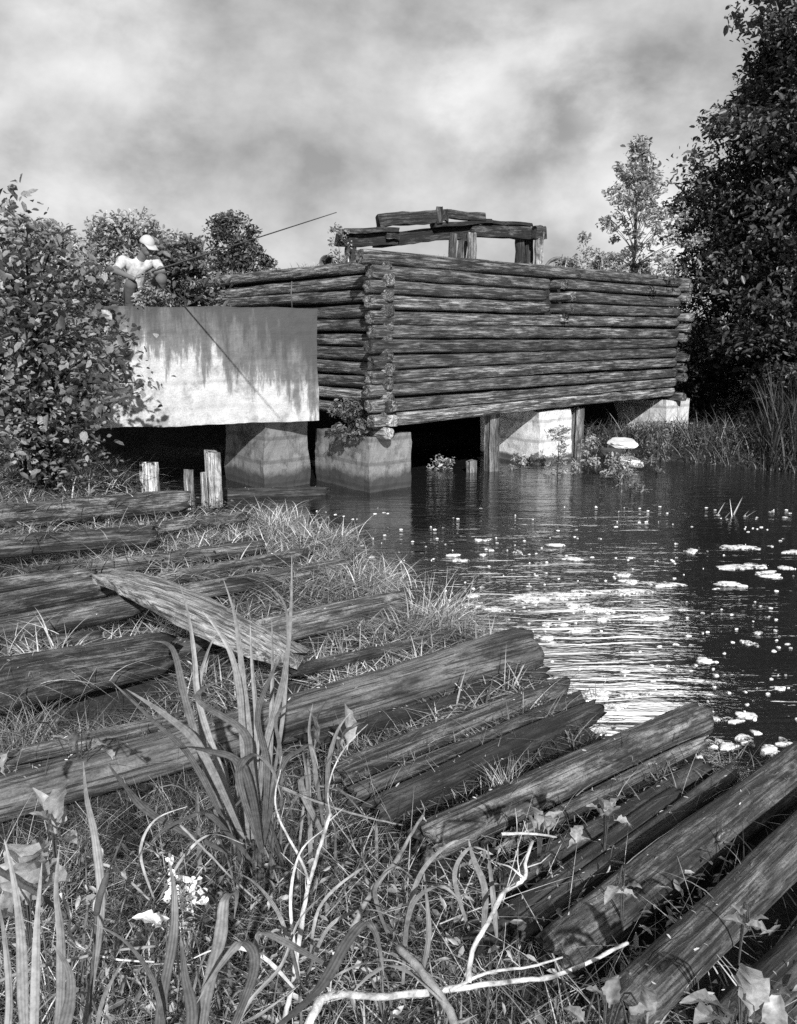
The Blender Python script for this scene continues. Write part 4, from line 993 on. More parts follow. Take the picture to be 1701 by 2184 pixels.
# ------------------------------------------------------------------ broad reeds, leaves and sticks of the foreground
def ribbon(mb, pts, wid, side=None, fold=.18, twist=0):
    """a leaf blade through pts, widest below the middle, ribbed and folded along its middle"""
    P_ = catmull(pts, 7); n = len(P_); vs = []; fs = []; rk = random.Random(int(abs(pts[-1][0] * 9137 + pts[-1][2] * 713) * 100) + n); wid *= .78
    kink = rk.uniform(.35, .8); ks = rk.uniform(-.5, .5)
    for i_, p_ in enumerate(P_):
        t_ = i_ / (n - 1); d = (P_[min(i_ + 1, n - 1)] - P_[max(i_ - 1, 0)]).normalized()
        s_ = side or Vector((1, .15, 0)); s_ = (s_ - d * s_.dot(d)).normalized()
        nn = d.cross(s_).normalized(); a_ = twist * t_ + (ks if t_ > kink else 0); s2 = s_ * math.cos(a_) + nn * math.sin(a_); n2 = nn * math.cos(a_) - s_ * math.sin(a_)
        w_ = wid * .5 * (min(1, .55 + t_ * 1.8)) * (1 - max(0, t_ - .45) / .55) ** .8 * rk.uniform(.9, 1.06) if t_ < 1 else .0005
        for a2, h_ in ((-1, 0), (-.6, .22), (-.3, .12), (0, .42), (.3, .12), (.6, .22), (1, 0)):
            vs.append(p_ + s2 * w_ * a2 + n2 * w_ * h_ * (fold / .18) * .8)
    for i_ in range(n - 1):
        for k_ in range(6): a_ = i_ * 7 + k_; fs.append((a_, a_ + 1, a_ + 8, a_ + 7))
    mb.add(vs, fs)
def rtone(n, base, rnd):
    """tone of a ribbon's points: darker furrows, a bleached tip, blotches"""
    out = []; rows = n // 7; b2 = base
    for i_ in range(rows):
        t_ = i_ / max(1, rows - 1); b2 += rnd.uniform(-.12, .12); b2 += (base - b2) * .3
        for k_ in range(7): out.append(min(1, max(0, b2 + (-.22, .12, -.18, .2, -.18, .12, -.22)[k_] + (.45 if t_ > .88 else 0) - (.2 if t_ < .2 else 0))))
    return out
def PYs(l, Y0, Y1, org):
    n = len(l); return [PY(x, y, Y0 + (Y1 - Y0) * i_ / (n - 1)) - org for i_, (x, y) in enumerate(l)]
def clump(name, label, cat, base, bl_, seed, extra=0, ex=(.3, .8, .012, .02), m='blade', group=None):
    """bl_: traced blades (pixels base to tip, distance at base, distance at tip, width in metres)"""
    root = gz(base, -.02); rnd = random.Random(seed); mb = MB(); tn = []
    for pts, Y0, Y1, w_, *tw in bl_:
        k_ = len(mb.v); ribbon(mb, PYs(pts, Y0, Y1, root), w_, twist=tw[0] if tw else rnd.uniform(-.5, .5)); tn += rtone(len(mb.v) - k_, rnd.uniform(.15, .95), rnd)
    for _ in range(extra):
        a_ = rnd.uniform(0, 6.28); L_ = rnd.uniform(ex[0], ex[1]); b_ = Vector((rnd.gauss(0, .09), rnd.gauss(0, .07), 0)); o_ = rnd.uniform(.15, .8)
        d_ = Vector((math.cos(a_), math.sin(a_), 0)); pts = [b_, b_ + d_ * L_ * .12 * o_ + up * L_ * .4, b_ + d_ * L_ * .42 * o_ + up * L_ * .75, b_ + d_ * L_ * (.8 * o_ + .1) + up * L_ * (.95 - .5 * o_)]
        k_ = len(mb.v); ribbon(mb, pts, rnd.uniform(ex[2], ex[3]), side=Vector((-d_.y, d_.x, 0)), twist=rnd.uniform(-.8, .8)); tn += rtone(len(mb.v) - k_, rnd.uniform(0, .8), rnd)
    o = mb.build(name, M[m], None, tone=tn); o.location = root
    return tag(o, label, cat, group)
c0 = PZ(555, 1790, .33)
clump('reed_clump', 'clump of tall broad pointed blades in the middle of the foreground', 'reeds', c0, [
    ([(545, 1780), (565, 1600), (605, 1450), (620, 1320), (623, 1183)], 2.85, 3.0, .030, .1),
    ([(520, 1790), (470, 1640), (425, 1500), (415, 1400), (402, 1310), (380, 1236)], 2.8, 3.1, .030),
    ([(540, 1790), (535, 1600), (522, 1480), (510, 1370), (498, 1300), (476, 1232)], 2.85, 2.9, .030),
    ([(560, 1790), (600, 1560), (612, 1420), (615, 1330), (600, 1275), (562, 1242)], 2.8, 3.2, .020),
    ([(530, 1800), (520, 1610), (512, 1480), (495, 1400), (465, 1345), (432, 1303)], 2.75, 2.85, .030),
    ([(500, 1800), (440, 1640), (398, 1500), (375, 1400), (355, 1372), (326, 1368)], 2.75, 2.6, .032),
    ([(560, 1800), (575, 1640), (580, 1500), (582, 1400), (580, 1318)], 2.9, 3.2, .026),
    ([(535, 1800), (545, 1640), (548, 1540), (538, 1420), (534, 1330)], 2.9, 3.2, .030),
    ([(560, 1800), (570, 1640), (550, 1530), (575, 1450), (602, 1392)], 2.7, 2.6, .030),
    ([(470, 1780), (440, 1620), (425, 1480), (440, 1400), (462, 1350)], 2.9, 3.1, .026),
    ([(520, 1790), (430, 1600), (360, 1530), (270, 1470)], 2.6, 2.4, .034),
    ([(500, 1800), (410, 1620), (330, 1540), (235, 1450)], 2.5, 2.3, .024),
    ([(490, 1820), (330, 1740), (270, 1680), (225, 1620)], 2.5, 2.3, .034),
    ([(560, 1820), (520, 1640), (440, 1600), (380, 1595), (335, 1612)], 2.5, 2.3, .034),
    ([(560, 1820), (510, 1660), (540, 1610), (580, 1640), (600, 1700)], 2.5, 2.3, .030),
    ([(540, 1840), (450, 1740), (400, 1745), (350, 1770), (320, 1800)], 2.4, 2.2, .026),
    ([(560, 1810), (600, 1640), (640, 1600), (665, 1590), (680, 1640)], 2.6, 2.5, .024),
    ([(600, 1800), (600, 1620), (590, 1530), (640, 1490), (700, 1470)], 2.7, 2.6, .016),
    ([(560, 1800), (535, 1640), (520, 1560), (430, 1500), (432, 1470), (478, 1452)], 2.65, 2.5, .036),
], 5, extra=95, ex=(.2, .75, .006, .024))
clump('reed_clump', 'tall flat blades rising from the lower left corner', 'reeds', PZ(150, 2120, .33), [
    ([(60, 2300), (50, 2150), (45, 2000), (30, 1880), (10, 1790)], 1.55, 1.7, .028),
    ([(70, 2300), (75, 2120), (80, 1960), (90, 1840)], 1.5, 1.7, .024),
    ([(110, 2300), (128, 2150), (130, 2000), (120, 1900), (128, 1800)], 1.55, 1.75, .026),
    ([(180, 2200), (215, 1950), (205, 1800), (185, 1700), (178, 1625)], 1.8, 2.1, .026),
    ([(0, 2300), (20, 2150), (10, 2000), (-10, 1900)], 1.5, 1.7, .02),
    ([(90, 2300), (140, 2180), (150, 2080), (110, 2010)], 1.5, 1.5, .03),
    ([(200, 2250), (215, 2150), (240, 2090), (270, 2040)], 1.6, 1.6, .012),
], 6, extra=34, ex=(.15, .5, .004, .014))
clump('reed_clump', 'pale wide blades bottom centre left, one of them bent over', 'reeds', PZ(400, 2150, .33), [
    ([(330, 2300), (345, 2140), (370, 2000), (372, 1900), (360, 1835)], 1.6, 1.75, .028),
    ([(420, 2300), (440, 2130), (470, 2000), (480, 1920), (505, 1905), (500, 1960)], 1.6, 1.75, .034),
    ([(390, 2300), (410, 2170), (395, 2080), (385, 1990)], 1.55, 1.6, .03),
    ([(450, 2300), (540, 2080), (520, 2010), (470, 2060), (420, 2140)], 1.6, 1.5, .026),
    ([(580, 2200), (680, 2110), (740, 2010), (780, 1968), (805, 2000), (820, 2085)], 1.6, 1.55, .030),
    ([(700, 2060), (610, 2010), (560, 1990), (548, 2015), (560, 2070)], 1.65, 1.6, .022),
    ([(480, 2250), (530, 2140), (600, 2060), (640, 1960), (700, 1900)], 1.6, 1.8, .010),
    ([(470, 2200), (545, 2170), (640, 2100)], 1.6, 1.7, .01),
    ([(360, 2250), (330, 2100), (270, 2010), (200, 1970)], 1.6, 1.6, .014),
], 7, extra=34, ex=(.15, .5, .004, .014), m='blade')
clump('reed_clump', 'tangle of arching blades below the middle of the picture', 'reeds', PZ(930, 2180, .33), [
    ([(860, 2100), (870, 1960), (900, 1860), (960, 1800), (1010, 1790)], 1.85, 1.9, .016),
    ([(1030, 2000), (1035, 1900), (1010, 1830), (1000, 1790)], 2.0, 2.0, .022),
    ([(1060, 2000), (1050, 1890), (1040, 1800)], 2.0, 2.1, .018),
    ([(900, 2080), (915, 2000), (912, 1930), (905, 1860)], 1.8, 1.9, .018),
    ([(860, 2040), (880, 1930), (940, 1890), (990, 1930)], 1.8, 1.8, .016),
    ([(830, 2000), (800, 1900), (840, 1850), (880, 1870)], 1.9, 1.9, .014),
    ([(1000, 1980), (970, 1870), (1000, 1810), (1040, 1815)], 2.0, 2.0, .015),
    ([(920, 2100), (840, 2060), (790, 2080), (750, 2120)], 1.7, 1.6, .016),
], 8, extra=40, ex=(.12, .42, .004, .013))
clump('reed_clump', 'short arching leaves standing at the far side of the middle clump', 'reeds', PZ(690, 1760, .33), [
    ([(690, 1760), (672, 1640), (660, 1560), (668, 1500)], 2.9, 3.0, .022),
    ([(700, 1760), (700, 1640), (720, 1560), (748, 1520)], 2.9, 3.0, .022),
    ([(660, 1760), (655, 1650), (640, 1580)], 2.8, 2.9, .018),
    ([(690, 1780), (650, 1700), (645, 1660), (680, 1650)], 2.7, 2.7, .03),
], 9, extra=14, ex=(.12, .35, .010, .018))

clump('dry_reed_clump', 'low sprawl of bleached bent leaves just left of the crooked white twig', 'reeds', PZ(640, 2270, .33), [
    ([(640, 2100), (600, 1960), (540, 1880), (470, 1850)], 1.75, 1.8, .012), ([(650, 2100), (700, 1980), (780, 1940), (850, 1960)], 1.75, 1.8, .012),
    ([(630, 2110), (560, 2040), (480, 2020), (400, 2050)], 1.7, 1.7, .012), ([(660, 2080), (680, 1940), (760, 1860), (800, 1850)], 1.8, 1.95, .010),
    ([(640, 2090), (620, 1930), (640, 1820), (690, 1770)], 1.8, 2.0, .010), ([(650, 2120), (760, 2060), (840, 2050), (900, 2080)], 1.7, 1.7, .010)], 15, extra=50, ex=(.15, .5, .003, .010), m='grass')
clump('dry_reed_clump', 'sprawl of thin bleached leaves between the flower plume and the middle clump', 'reeds', PZ(330, 2010, .33), [
    ([(330, 1920), (300, 1820), (330, 1750), (400, 1720)], 2.1, 2.2, .010), ([(340, 1920), (390, 1830), (450, 1780), (520, 1800)], 2.1, 2.2, .010),
    ([(320, 1920), (240, 1850), (180, 1850), (130, 1880)], 2.1, 2.1, .010)], 16, extra=44, ex=(.15, .45, .003, .009), m='grass')
# wavy-edged broad leaves (dock and coltsfoot like)
def bleaf(mb, base, tip, w_, seed, lift=.3, wave=.26):
    rnd = random.Random(seed); d = tip - base; L_ = d.length; s_ = d.cross(up)
    s_ = s_.normalized() if s_.length > 1e-4 else Vector((1, 0, 0)); nn = s_.cross(d).normalized(); n = 9; vs = []; fs = []; ph = rnd.uniform(0, 6)
    for i_ in range(n + 1):
        t_ = i_ / n; c_ = base + d * t_ + nn * (math.sin(t_ * math.pi) * lift * L_ * .5)
        pr = (max(0.0, math.sin(min(1, t_ * 1.02) ** .8 * math.pi)) ** .8 if t_ > .12 else .06) * w_ * .5 + .0015
        for a_ in (-1, -.5, 0, .5, 1):
            vs.append(c_ + s_ * pr * a_ * (1 + rnd.uniform(-.12, .12)) + nn * (abs(a_) * pr * .35 + wave * pr * math.sin(ph + t_ * 22 + a_ * 2) * abs(a_)))
    for i_ in range(n):
        for k_ in range(4): a_ = i_ * 5 + k_; fs.append((a_, a_ + 1, a_ + 6, a_ + 5))
    mb.add(vs, fs)
def leafy(name, label, base, specs, m='leaf_pale', cat='plant', group=None, seed=0, tone=None):
    root = gz(base, -.01); mb = MB(); st = MB(); rnd = random.Random(seed); tn = []
    e = empty(name, root, label, cat, group)
    for n_, (b_, t_, Y, w_) in enumerate(specs):
        p0 = PY(b_[0], b_[1], Y) - root; p1 = PY(t_[0], t_[1], Y - rnd.uniform(-.04, .08)) - root
        st.tube(catmull([Vector((0, 0, 0)), p0.lerp(Vector((0, 0, p0.z * .6)), .5), p0], 4), .0025, 5, cap=False)
        k_ = len(mb.v); bleaf(mb, p0, p1, w_, seed * 50 + n_); bt = tone if tone is not None else rnd.uniform(.2, .9); tn += [min(1, max(0, bt + rnd.uniform(-.25, .25) + (.25 if q_ % 5 == 2 else 0))) for q_ in range(len(mb.v) - k_)]
    st.build('stems', M['grass_dark'], e, tone=.4); mb.build('leaves', M[m], e, tone=tn)
DG = 'broad-leaved plants among the foreground grass'
leafy('broadleaf_plant', 'upright wavy-edged leaves over the largest log at the left', PZ(120, 1840, .33), [
    ((118, 1790), (70, 1680), 2.25, .05), ((120, 1780), (145, 1670), 2.25, .055), ((112, 1770), (62, 1735), 2.2, .045), ((130, 1790), (165, 1800), 2.2, .05), ((105, 1800), (50, 1830), 2.2, .05), ((125, 1770), (110, 1700), 2.3, .05)], group=DG, seed=1)
leafy('broadleaf_plant', 'mass of pale crumpled leaves low at the left edge', PZ(60, 1960, .33), [
    ((60, 1900), (20, 1800), 1.95, .10), ((75, 1890), (110, 1800), 1.95, .11), ((50, 1920), (-20, 1850), 1.9, .10), ((80, 1910), (150, 1880), 1.9, .10), ((60, 1930), (60, 1840), 1.85, .11), ((90, 1930), (130, 1830), 1.9, .08), ((30, 1960), (-30, 1930), 1.85, .08)], group=DG, seed=2)
leafy('broadleaf_plant', 'large ragged leaves on dark ground in the lower right corner', PZ(1590, 2170, .3), [
    ((1590, 2184), (1560, 2080), 1.75, .07), ((1600, 2180), (1590, 2060), 1.72, .07), ((1560, 2184), (1450, 2140), 1.75, .05), ((1630, 2184), (1690, 2120), 1.75, .07), ((1540, 2184), (1480, 2184), 1.7, .06), ((1650, 2200), (1660, 2110), 1.7, .05)], group=DG, seed=3)
leafy('broadleaf_plant', 'pale notched leaf standing over the black gap at lower right', PZ(1580, 1990, .3), [
    ((1600, 1985), (1540, 1960), 2.05, .04), ((1590, 1975), (1640, 1990), 2.05, .045), ((1585, 1970), (1560, 1930), 2.08, .04), ((1595, 1980), (1640, 1960), 2.05, .03)], group=DG, seed=4)
leafy('broadleaf_plant', 'small pale leaves above the narrow logs right of centre', PZ(1290, 1780, .25), [
    ((1290, 1740), (1275, 1700), 2.75, .05), ((1300, 1740), (1335, 1700), 2.75, .055), ((1285, 1745), (1250, 1720), 2.72, .04), ((1310, 1750), (1350, 1770), 2.7, .045), ((1295, 1760), (1325, 1720), 2.72, .045)], group=DG, seed=5)
leafy('broadleaf_plant', 'withered pale leaves on the slope left of the narrow logs', PZ(1150, 1800, .27), [
    ((1150, 1770), (1130, 1720), 2.65, .035), ((1160, 1775), (1200, 1730), 2.65, .045), ((1170, 1780), (1160, 1740), 2.65, .045), ((1230, 1800), (1240, 1760), 2.6, .04), ((1210, 1810), (1260, 1790), 2.6, .035), ((1140, 1775), (1110, 1735), 2.65, .03)], group=DG, seed=6)
leafy('broadleaf_plant', 'curled light leaves beside the middle reed clump near the largest log', PZ(690, 1640, .3), [
    ((690, 1600), (700, 1490), 3.15, .05), ((740, 1600), (735, 1500), 3.15, .05), ((720, 1610), (780, 1540), 3.1, .05), ((670, 1600), (655, 1510), 3.15, .03), ((730, 1620), (700, 1560), 3.1, .05)], group=DG, seed=7)
leafy('broadleaf_plant', 'two white dying leaves at the near side of the broad flat-topped log', PZ(1330, 1930, .28), [
    ((1310, 1905), (1365, 1925), 2.2, .035), ((1320, 1890), (1290, 1930), 2.2, .028), ((1330, 1900), (1370, 1895), 2.2, .03)], group=DG, seed=8)
leafy('broadleaf_plant', 'pointed pale leaves in the grass at the bottom edge right of centre', PZ(1290, 2150, .32), [
    ((1290, 2140), (1250, 2110), 1.8, .03), ((1300, 2150), (1320, 2080), 1.8, .04), ((1380, 2184), (1370, 2100), 1.75, .035), ((1250, 2184), (1200, 2150), 1.75, .03), ((1340, 2190), (1400, 2150), 1.75, .04)], group=DG, seed=9)
leafy('broadleaf_plant', 'white-edged leaves low on the left slope beside the slim leafy log', PZ(170, 1610, .32), [
    ((150, 1600), (110, 1570), 2.9, .04), ((160, 1600), (175, 1560), 2.9, .04), ((190, 1600), (230, 1590), 2.9, .035), ((20, 1600), (15, 1660), 2.7, .04), ((240, 1620), (215, 1600), 2.9, .035)], group=DG, seed=10)
# white scrap of leaf and the white flower plume
leafy('white_leaf', 'bright white curled leaf lying in the grass left of the plume', PZ(320, 1990, .33), [((350, 1985), (282, 1958), 1.98, .05), ((325, 1975), (362, 1960), 1.98, .03)], m='white_petal', seed=11, tone=1.0)
pr = gz(PZ(385, 2090, .33), -.01); e = empty('flower_plume', pr, 'white branching flower plume on a stalk in the lower left grass', 'flower')
mb = MB(); st = [PY(x, y, 1.85) - pr for x, y in ((385, 2090), (372, 1980), (368, 1880), (362, 1820))]; mb.tube(catmull(st, 5), .003, 6); mb.build('stalk', M['grass_dark'], e, tone=.7)
rg = np.random.default_rng(9); cen = []
for (x0, y0, x1, y1) in ((364, 1825, 370, 1900), (372, 1870, 425, 1885), (378, 1890, 440, 1905), (385, 1912, 440, 1920), (378, 1905, 400, 1945), (366, 1900, 360, 1920)):
    for t_ in np.linspace(0, 1, 26):
        p_ = PY(x0 + (x1 - x0) * t_, y0 + (y1 - y0) * t_, 1.84) - pr; cen.append(np.array(p_) + rg.normal(0, .005, 3))
V_, F_ = leaf_arrays(np.array(cen), rg.uniform(.008, .017, len(cen)), rg, 0, .8)
link('blossom', np_mesh('blossom', V_, F_, M['white_petal'], tone=rg.uniform(.3, 1, len(V_))), e)
# cattail
cr = gz(PZ(195, 2180, .33), -.02); e = empty('cattail', cr, 'single dark cattail with a slim brown head in the lower left', 'cattail')
mb = MB(); mb.tube(catmull([PY(x, y, 1.75) - cr for x, y in ((185, 2300), (195, 2120), (206, 1950))], 5), .0028, 6); mb.build('stalk', M['bark_dark'], e)
mb = MB(); pts = catmull([PY(x, y, 1.75) - cr for x, y in ((206, 1952), (214, 1910), (232, 1860))], 5); mb.tube(pts, [.003] + [.0075] * (len(pts) - 3) + [.005, .002], 10); mb.build('seed_head', M['bark_dark'], e)
mb = MB(); mb.tube([PY(x, y, 1.75) - cr for x, y in ((232, 1860), (248, 1820), (265, 1780))], [.0025, .002, .001], 6); mb.build('spike', M['bark_dark'], e)

def branch(label, runs, m='bark_pale', name='driftwood_branch', group='bare branches lying in the foreground', seed=0):
    """runs: list of (pixel points, Y start, Y end, radius start, radius end); the first run is the main stem"""
    rnd = random.Random(seed); mb = MB(); o0 = None
    for pts, Y0, Y1, r0, r1 in runs:
        n = len(pts); P_ = [PY(x, y, Y0 + (Y1 - Y0) * i_ / (n - 1)) for i_, (x, y) in enumerate(pts)]
        if o0 is None: o0 = P_[0].copy()
        Q_ = catmull(P_, 5); Q_ = [q_ + Vector((rnd.uniform(-1, 1), rnd.uniform(-1, 1), rnd.uniform(-1, 1))) * r0 * .12 for q_ in Q_]
        r0 *= .74; r1 *= .74; k_ = len(Q_)
        if r0 > .003:
            for _ in range(3):
                w_ = rnd.randint(2, k_ - 2); q0 = Q_[w_] - o0; dd = Vector((rnd.uniform(-1, 1), rnd.uniform(-.5, .8), rnd.uniform(.1, 1))).normalized(); l_ = rnd.uniform(.03, .12)
                mb.tube([q0, q0 + dd * l_ * .5, q0 + dd * l_ + Vector((rnd.uniform(-.02, .02), 0, .01))], [r1 * .5, r1 * .4, .0006], 5)
        mb.tube([q_ - o0 for q_ in Q_], [(r0 + (r1 - r0) * i_ / (k_ - 1)) * (1 + (.22 if rnd.random() < .12 else 0)) for i_ in range(k_)], 9, rng=rnd, wob=.05)
    o = mb.build(name, M[m], None); o.location = o0
    return tag(o, label, 'branch', group)
branch('bleached forked branch standing upright just left of centre', [([(600, 2200), (622, 2110), (640, 2000), (650, 1930), (660, 1885), (685, 1800), (705, 1735)], 1.75, 2.1, .0085, .006),
       ([(660, 1886), (645, 1840), (612, 1780), (592, 1735), (588, 1690), (600, 1640)], 1.92, 2.2, .0055, .0025), ([(705, 1737), (700, 1690), (712, 1640), (740, 1590), (785, 1545)], 2.1, 2.4, .0035, .0015)], seed=1)
branch('long pale branch lying along the bottom edge', [([(640, 2240), (670, 2160), (705, 2122), (800, 2127), (900, 2118), (1000, 2105), (1100, 2092), (1180, 2082), (1260, 2050), (1340, 2010)], 1.62, 2.1, .013, .006),
       ([(960, 2112), (1040, 2075), (1130, 2062), (1200, 2042)], 1.78, 1.95, .006, .003)], seed=2)
branch('crooked white twig rising from the long bottom branch', [([(1000, 2095), (1008, 2030), (1040, 1970), (1070, 1910), (1095, 1890), (1120, 1872), (1122, 1835), (1136, 1795)], 1.8, 2.05, .0085, .0055),
       ([(1118, 1874), (1090, 1850), (1060, 1840)], 1.95, 2.0, .004, .002)], seed=3)
branch('thick dark stick slanting out of the bottom edge', [([(1000, 2260), (960, 2160), (905, 2080), (850, 2020)], 1.55, 1.75, .014, .011)], m='stick', seed=4)
branch('brown branch slanting up towards the middle clump of grass', [([(725, 2050), (762, 1960), (805, 1885), (850, 1830), (880, 1775), (905, 1735)], 1.8, 2.25, .010, .005)], m='stick', seed=5)
branch('dark bough crossing the left edge', [([(-60, 1815), (0, 1858), (60, 1895), (110, 1928), (170, 1975)], 1.75, 1.9, .012, .004)], m='bark_dark', seed=6)
branch('thin pale twig curving through the lower left grass', [([(130, 1905), (150, 1950), (150, 1990), (180, 2025), (240, 2045), (330, 2052)], 1.85, 1.9, .005, .003)], seed=7)
branch('partly peeled stick lying low at the left edge', [([(-20, 2100), (60, 2068), (130, 2052), (230, 2030), (330, 2018)], 1.8, 1.95, .006, .004)], m='stick', seed=8)
branch('straight thin stick slanting below the middle clump', [([(385, 1760), (440, 1815), (495, 1872), (560, 1930)], 2.2, 2.1, .005, .003)], m='stick', seed=9)
branch('short white twig lying level right of centre', [([(1070, 1779), (1130, 1778), (1187, 1785)], 2.35, 2.4, .006, .004)], seed=10)
branch('brownish twig lying in the grass just right of the middle clump', [([(603, 1681), (690, 1715), (790, 1745), (860, 1760)], 2.3, 2.5, .006, .003)], m='stick', seed=11)

# ------------------------------------------------------------------ the fisherman
def body_mesh(limbs, extra, voxel, smooth=2):
    """tapered limbs and extra shapes fused into one continuous skin"""
    import bmesh
    bm = bmesh.new()
    for pts, rad in limbs:
        P_ = [Vector(p_) for p_ in pts]; mb = MB(); q_ = []; r_ = []
        for i_ in range(len(P_) - 1):
            for k_ in range(6): t_ = k_ / 6; q_.append(P_[i_].lerp(P_[i_ + 1], t_)); r_.append(rad[i_] + (rad[i_ + 1] - rad[i_]) * t_)
        q_.append(P_[-1]); r_.append(rad[-1])
        mb.tube(q_, r_, 16); vs_ = [bm.verts.new(v_) for v_ in mb.v]
        for f_ in mb.f: bm.faces.new([vs_[i_] for i_ in f_])
        for p_, rr_ in zip(P_, rad): ell(p_, (rr_ * .99,) * 3)(bm)
    for f_ in extra: f_(bm)
    bmesh.ops.recalc_face_normals(bm, faces=bm.faces[:])
    me = bpy.data.meshes.new('tmp'); bm.to_mesh(me); bm.free()
    o2 = bpy.data.objects.new('tmp', me); COL.objects.link(o2); rm = o2.modifiers.new('r', 'REMESH'); rm.mode = 'VOXEL'; rm.voxel_size = voxel; rm.use_smooth_shade = True
    sm = o2.modifiers.new('s', 'SMOOTH'); sm.iterations = smooth; sm.factor = .5
    dg = bpy.context.evaluated_depsgraph_get(); out = bpy.data.meshes.new_from_object(o2.evaluated_get(dg)); bpy.data.objects.remove(o2)
    out.materials.clear(); return out
def ell(c_, r_, rot=None):
    def f(bm):
        import bmesh
        m_ = Matrix.Translation(c_) @ (rot.to_matrix().to_4x4() if rot else Matrix.Identity(4)) @ Matrix.Diagonal((*r_, 1))
        bmesh.ops.create_uvsphere(bm, u_segments=20, v_segments=14, radius=1, matrix=m_)
    return f
def chainf(pts, rad):
    def f(bm):
        mb = MB(); mb.tube(pts, rad, 8)
        vs = [bm.verts.new(v_) for v_ in mb.v]
        for f_ in mb.f:
            try: bm.faces.new([vs[i_] for i_ in f_])
            except ValueError: pass
    return f
seat = PY(292, 655, 12.42); seat.z = 2.55
man = empty('person', seat, 'man in a pale cap and short-sleeved shirt crouching on the concrete beam, with a rod', 'person')
J = lambda x, y, Y: PY(x, y, Y) - seat
pel = J(291, 632, 12.62); sp1 = J(289, 606, 12.6); che = J(291, 574, 12.5); nk = J(303, 549, 12.42); hd = J(313, 526, 12.36)
shr = J(263, 556, 12.36); elr = J(247, 578, 12.2); wrr = J(286, 594, 11.98)     # arm at the left of the picture
shl = J(331, 556, 12.5); ell_ = J(347, 580, 12.3); wrl = J(322, 583, 11.98)
knr = J(280, 607, 12.08); anr = J(276, 648, 12.22); knl = J(344, 596, 12.15); anl = J(338, 645, 12.30)
hpr = J(279, 633, 12.55); hpl = J(304, 633, 12.58)
fd = (hd - nk); look = Vector((.72, -.55, -.38)).normalized()                # he looks down at his hands
vv = [pel, sp1, che, nk, nk.lerp(hd, .6), shr, elr, wrr, shl, ell_, wrl, hpr, knr, anr, hpl, knl, anl]
ee = [(0, 1), (1, 2), (2, 3), (3, 4), (2, 5), (5, 6), (6, 7), (2, 8), (8, 9), (9, 10), (0, 11), (11, 12), (12, 13), (0, 14), (14, 15), (15, 16)]
ra = [.11, .115, .125, .055, .05, .06, .042, .027, .06, .042, .027, .085, .06, .038, .085, .06, .038]
sidev = look.cross(up).normalized(); hup = sidev.cross(look).normalized()
hc = hd + hup * .01
def hp(f_, s_, u_): return hc + look * f_ + sidev * s_ + hup * u_
hr = Matrix((look, sidev, hup)).transposed().to_quaternion()
ext = [ell(hc, (.098, .078, .118), hr), ell(hp(.035, 0, -.065), (.062, .052, .055), hr), ell(hp(.105, 0, -.015), (.022, .013, .028), hr), ell(hp(-.005, .08, -.01), (.018, .008, .032), hr), ell(hp(-.005, -.08, -.01), (.018, .008, .032), hr),
       ell(hp(.088, 0, -.058), (.014, .026, .007), hr), ell(hp(.085, .03, .012), (.012, .02, .008), hr), ell(hp(.085, -.03, .012), (.012, .02, .008), hr)]
rod_a = J(322, 580, 11.95); rod_b = PY(718, 453, 7.6) - seat; rdir = (rod_b - rod_a).normalized()
def hand(w_, el_, grip, flip):
    d_ = (w_ - el_).normalized(); pc = w_.lerp(grip, .55) ; out = [ell(pc, (.045, .038, .022), (grip - w_).to_track_quat('X', 'Z'))]
    ax = rdir; off = (grip - w_).normalized(); off = (off - ax * off.dot(ax)).normalized(); upv = ax.cross(off).normalized() * flip
    for k_, ln_ in enumerate((.9, 1.0, .95, .8)):      # four fingers curled round the rod
        c_ = grip + ax * (-.03 + .02 * k_)
        pts = [c_ - off * .035 + upv * .018, c_ + upv * .022 * ln_, c_ + off * .020 * ln_ + upv * .006, c_ + off * .016 * ln_ - upv * .016, c_ - off * .004 - upv * .018]
        out.append(chainf(pts, [.0095, .009, .0085, .008, .007]))
    c_ = grip + ax * .045                                     # thumb along the other side
    out.append(chainf([pc - upv * .01 + ax * .02, c_ - upv * .014 - off * .012, c_ - upv * .016 + off * .012], [.011, .010, .008])); return out
g1_ = rod_a + rdir * .02; g2_ = rod_a - rdir * .20
ext += hand(wrl, ell_, g1_, 1) + hand(wrr, elr, wrr.lerp(g2_, .7), 1)
me = body_mesh([([pel, sp1, che, nk.lerp(che, .4)], [.12, .112, .12, .07]), ([che, nk, nk.lerp(hd, .7)], [.10, .058, .052]), ([che, shr, elr, wrr], [.08, .062, .043, .028]), ([che, shl, ell_, wrl], [.08, .062, .043, .028]),
       ([pel, hpr, knr, anr], [.09, .095, .062, .04]), ([pel, hpl, knl, anl], [.09, .095, .062, .04])], ext, .0075, 1); me.materials.append(M['skin']); link('body', me, man)
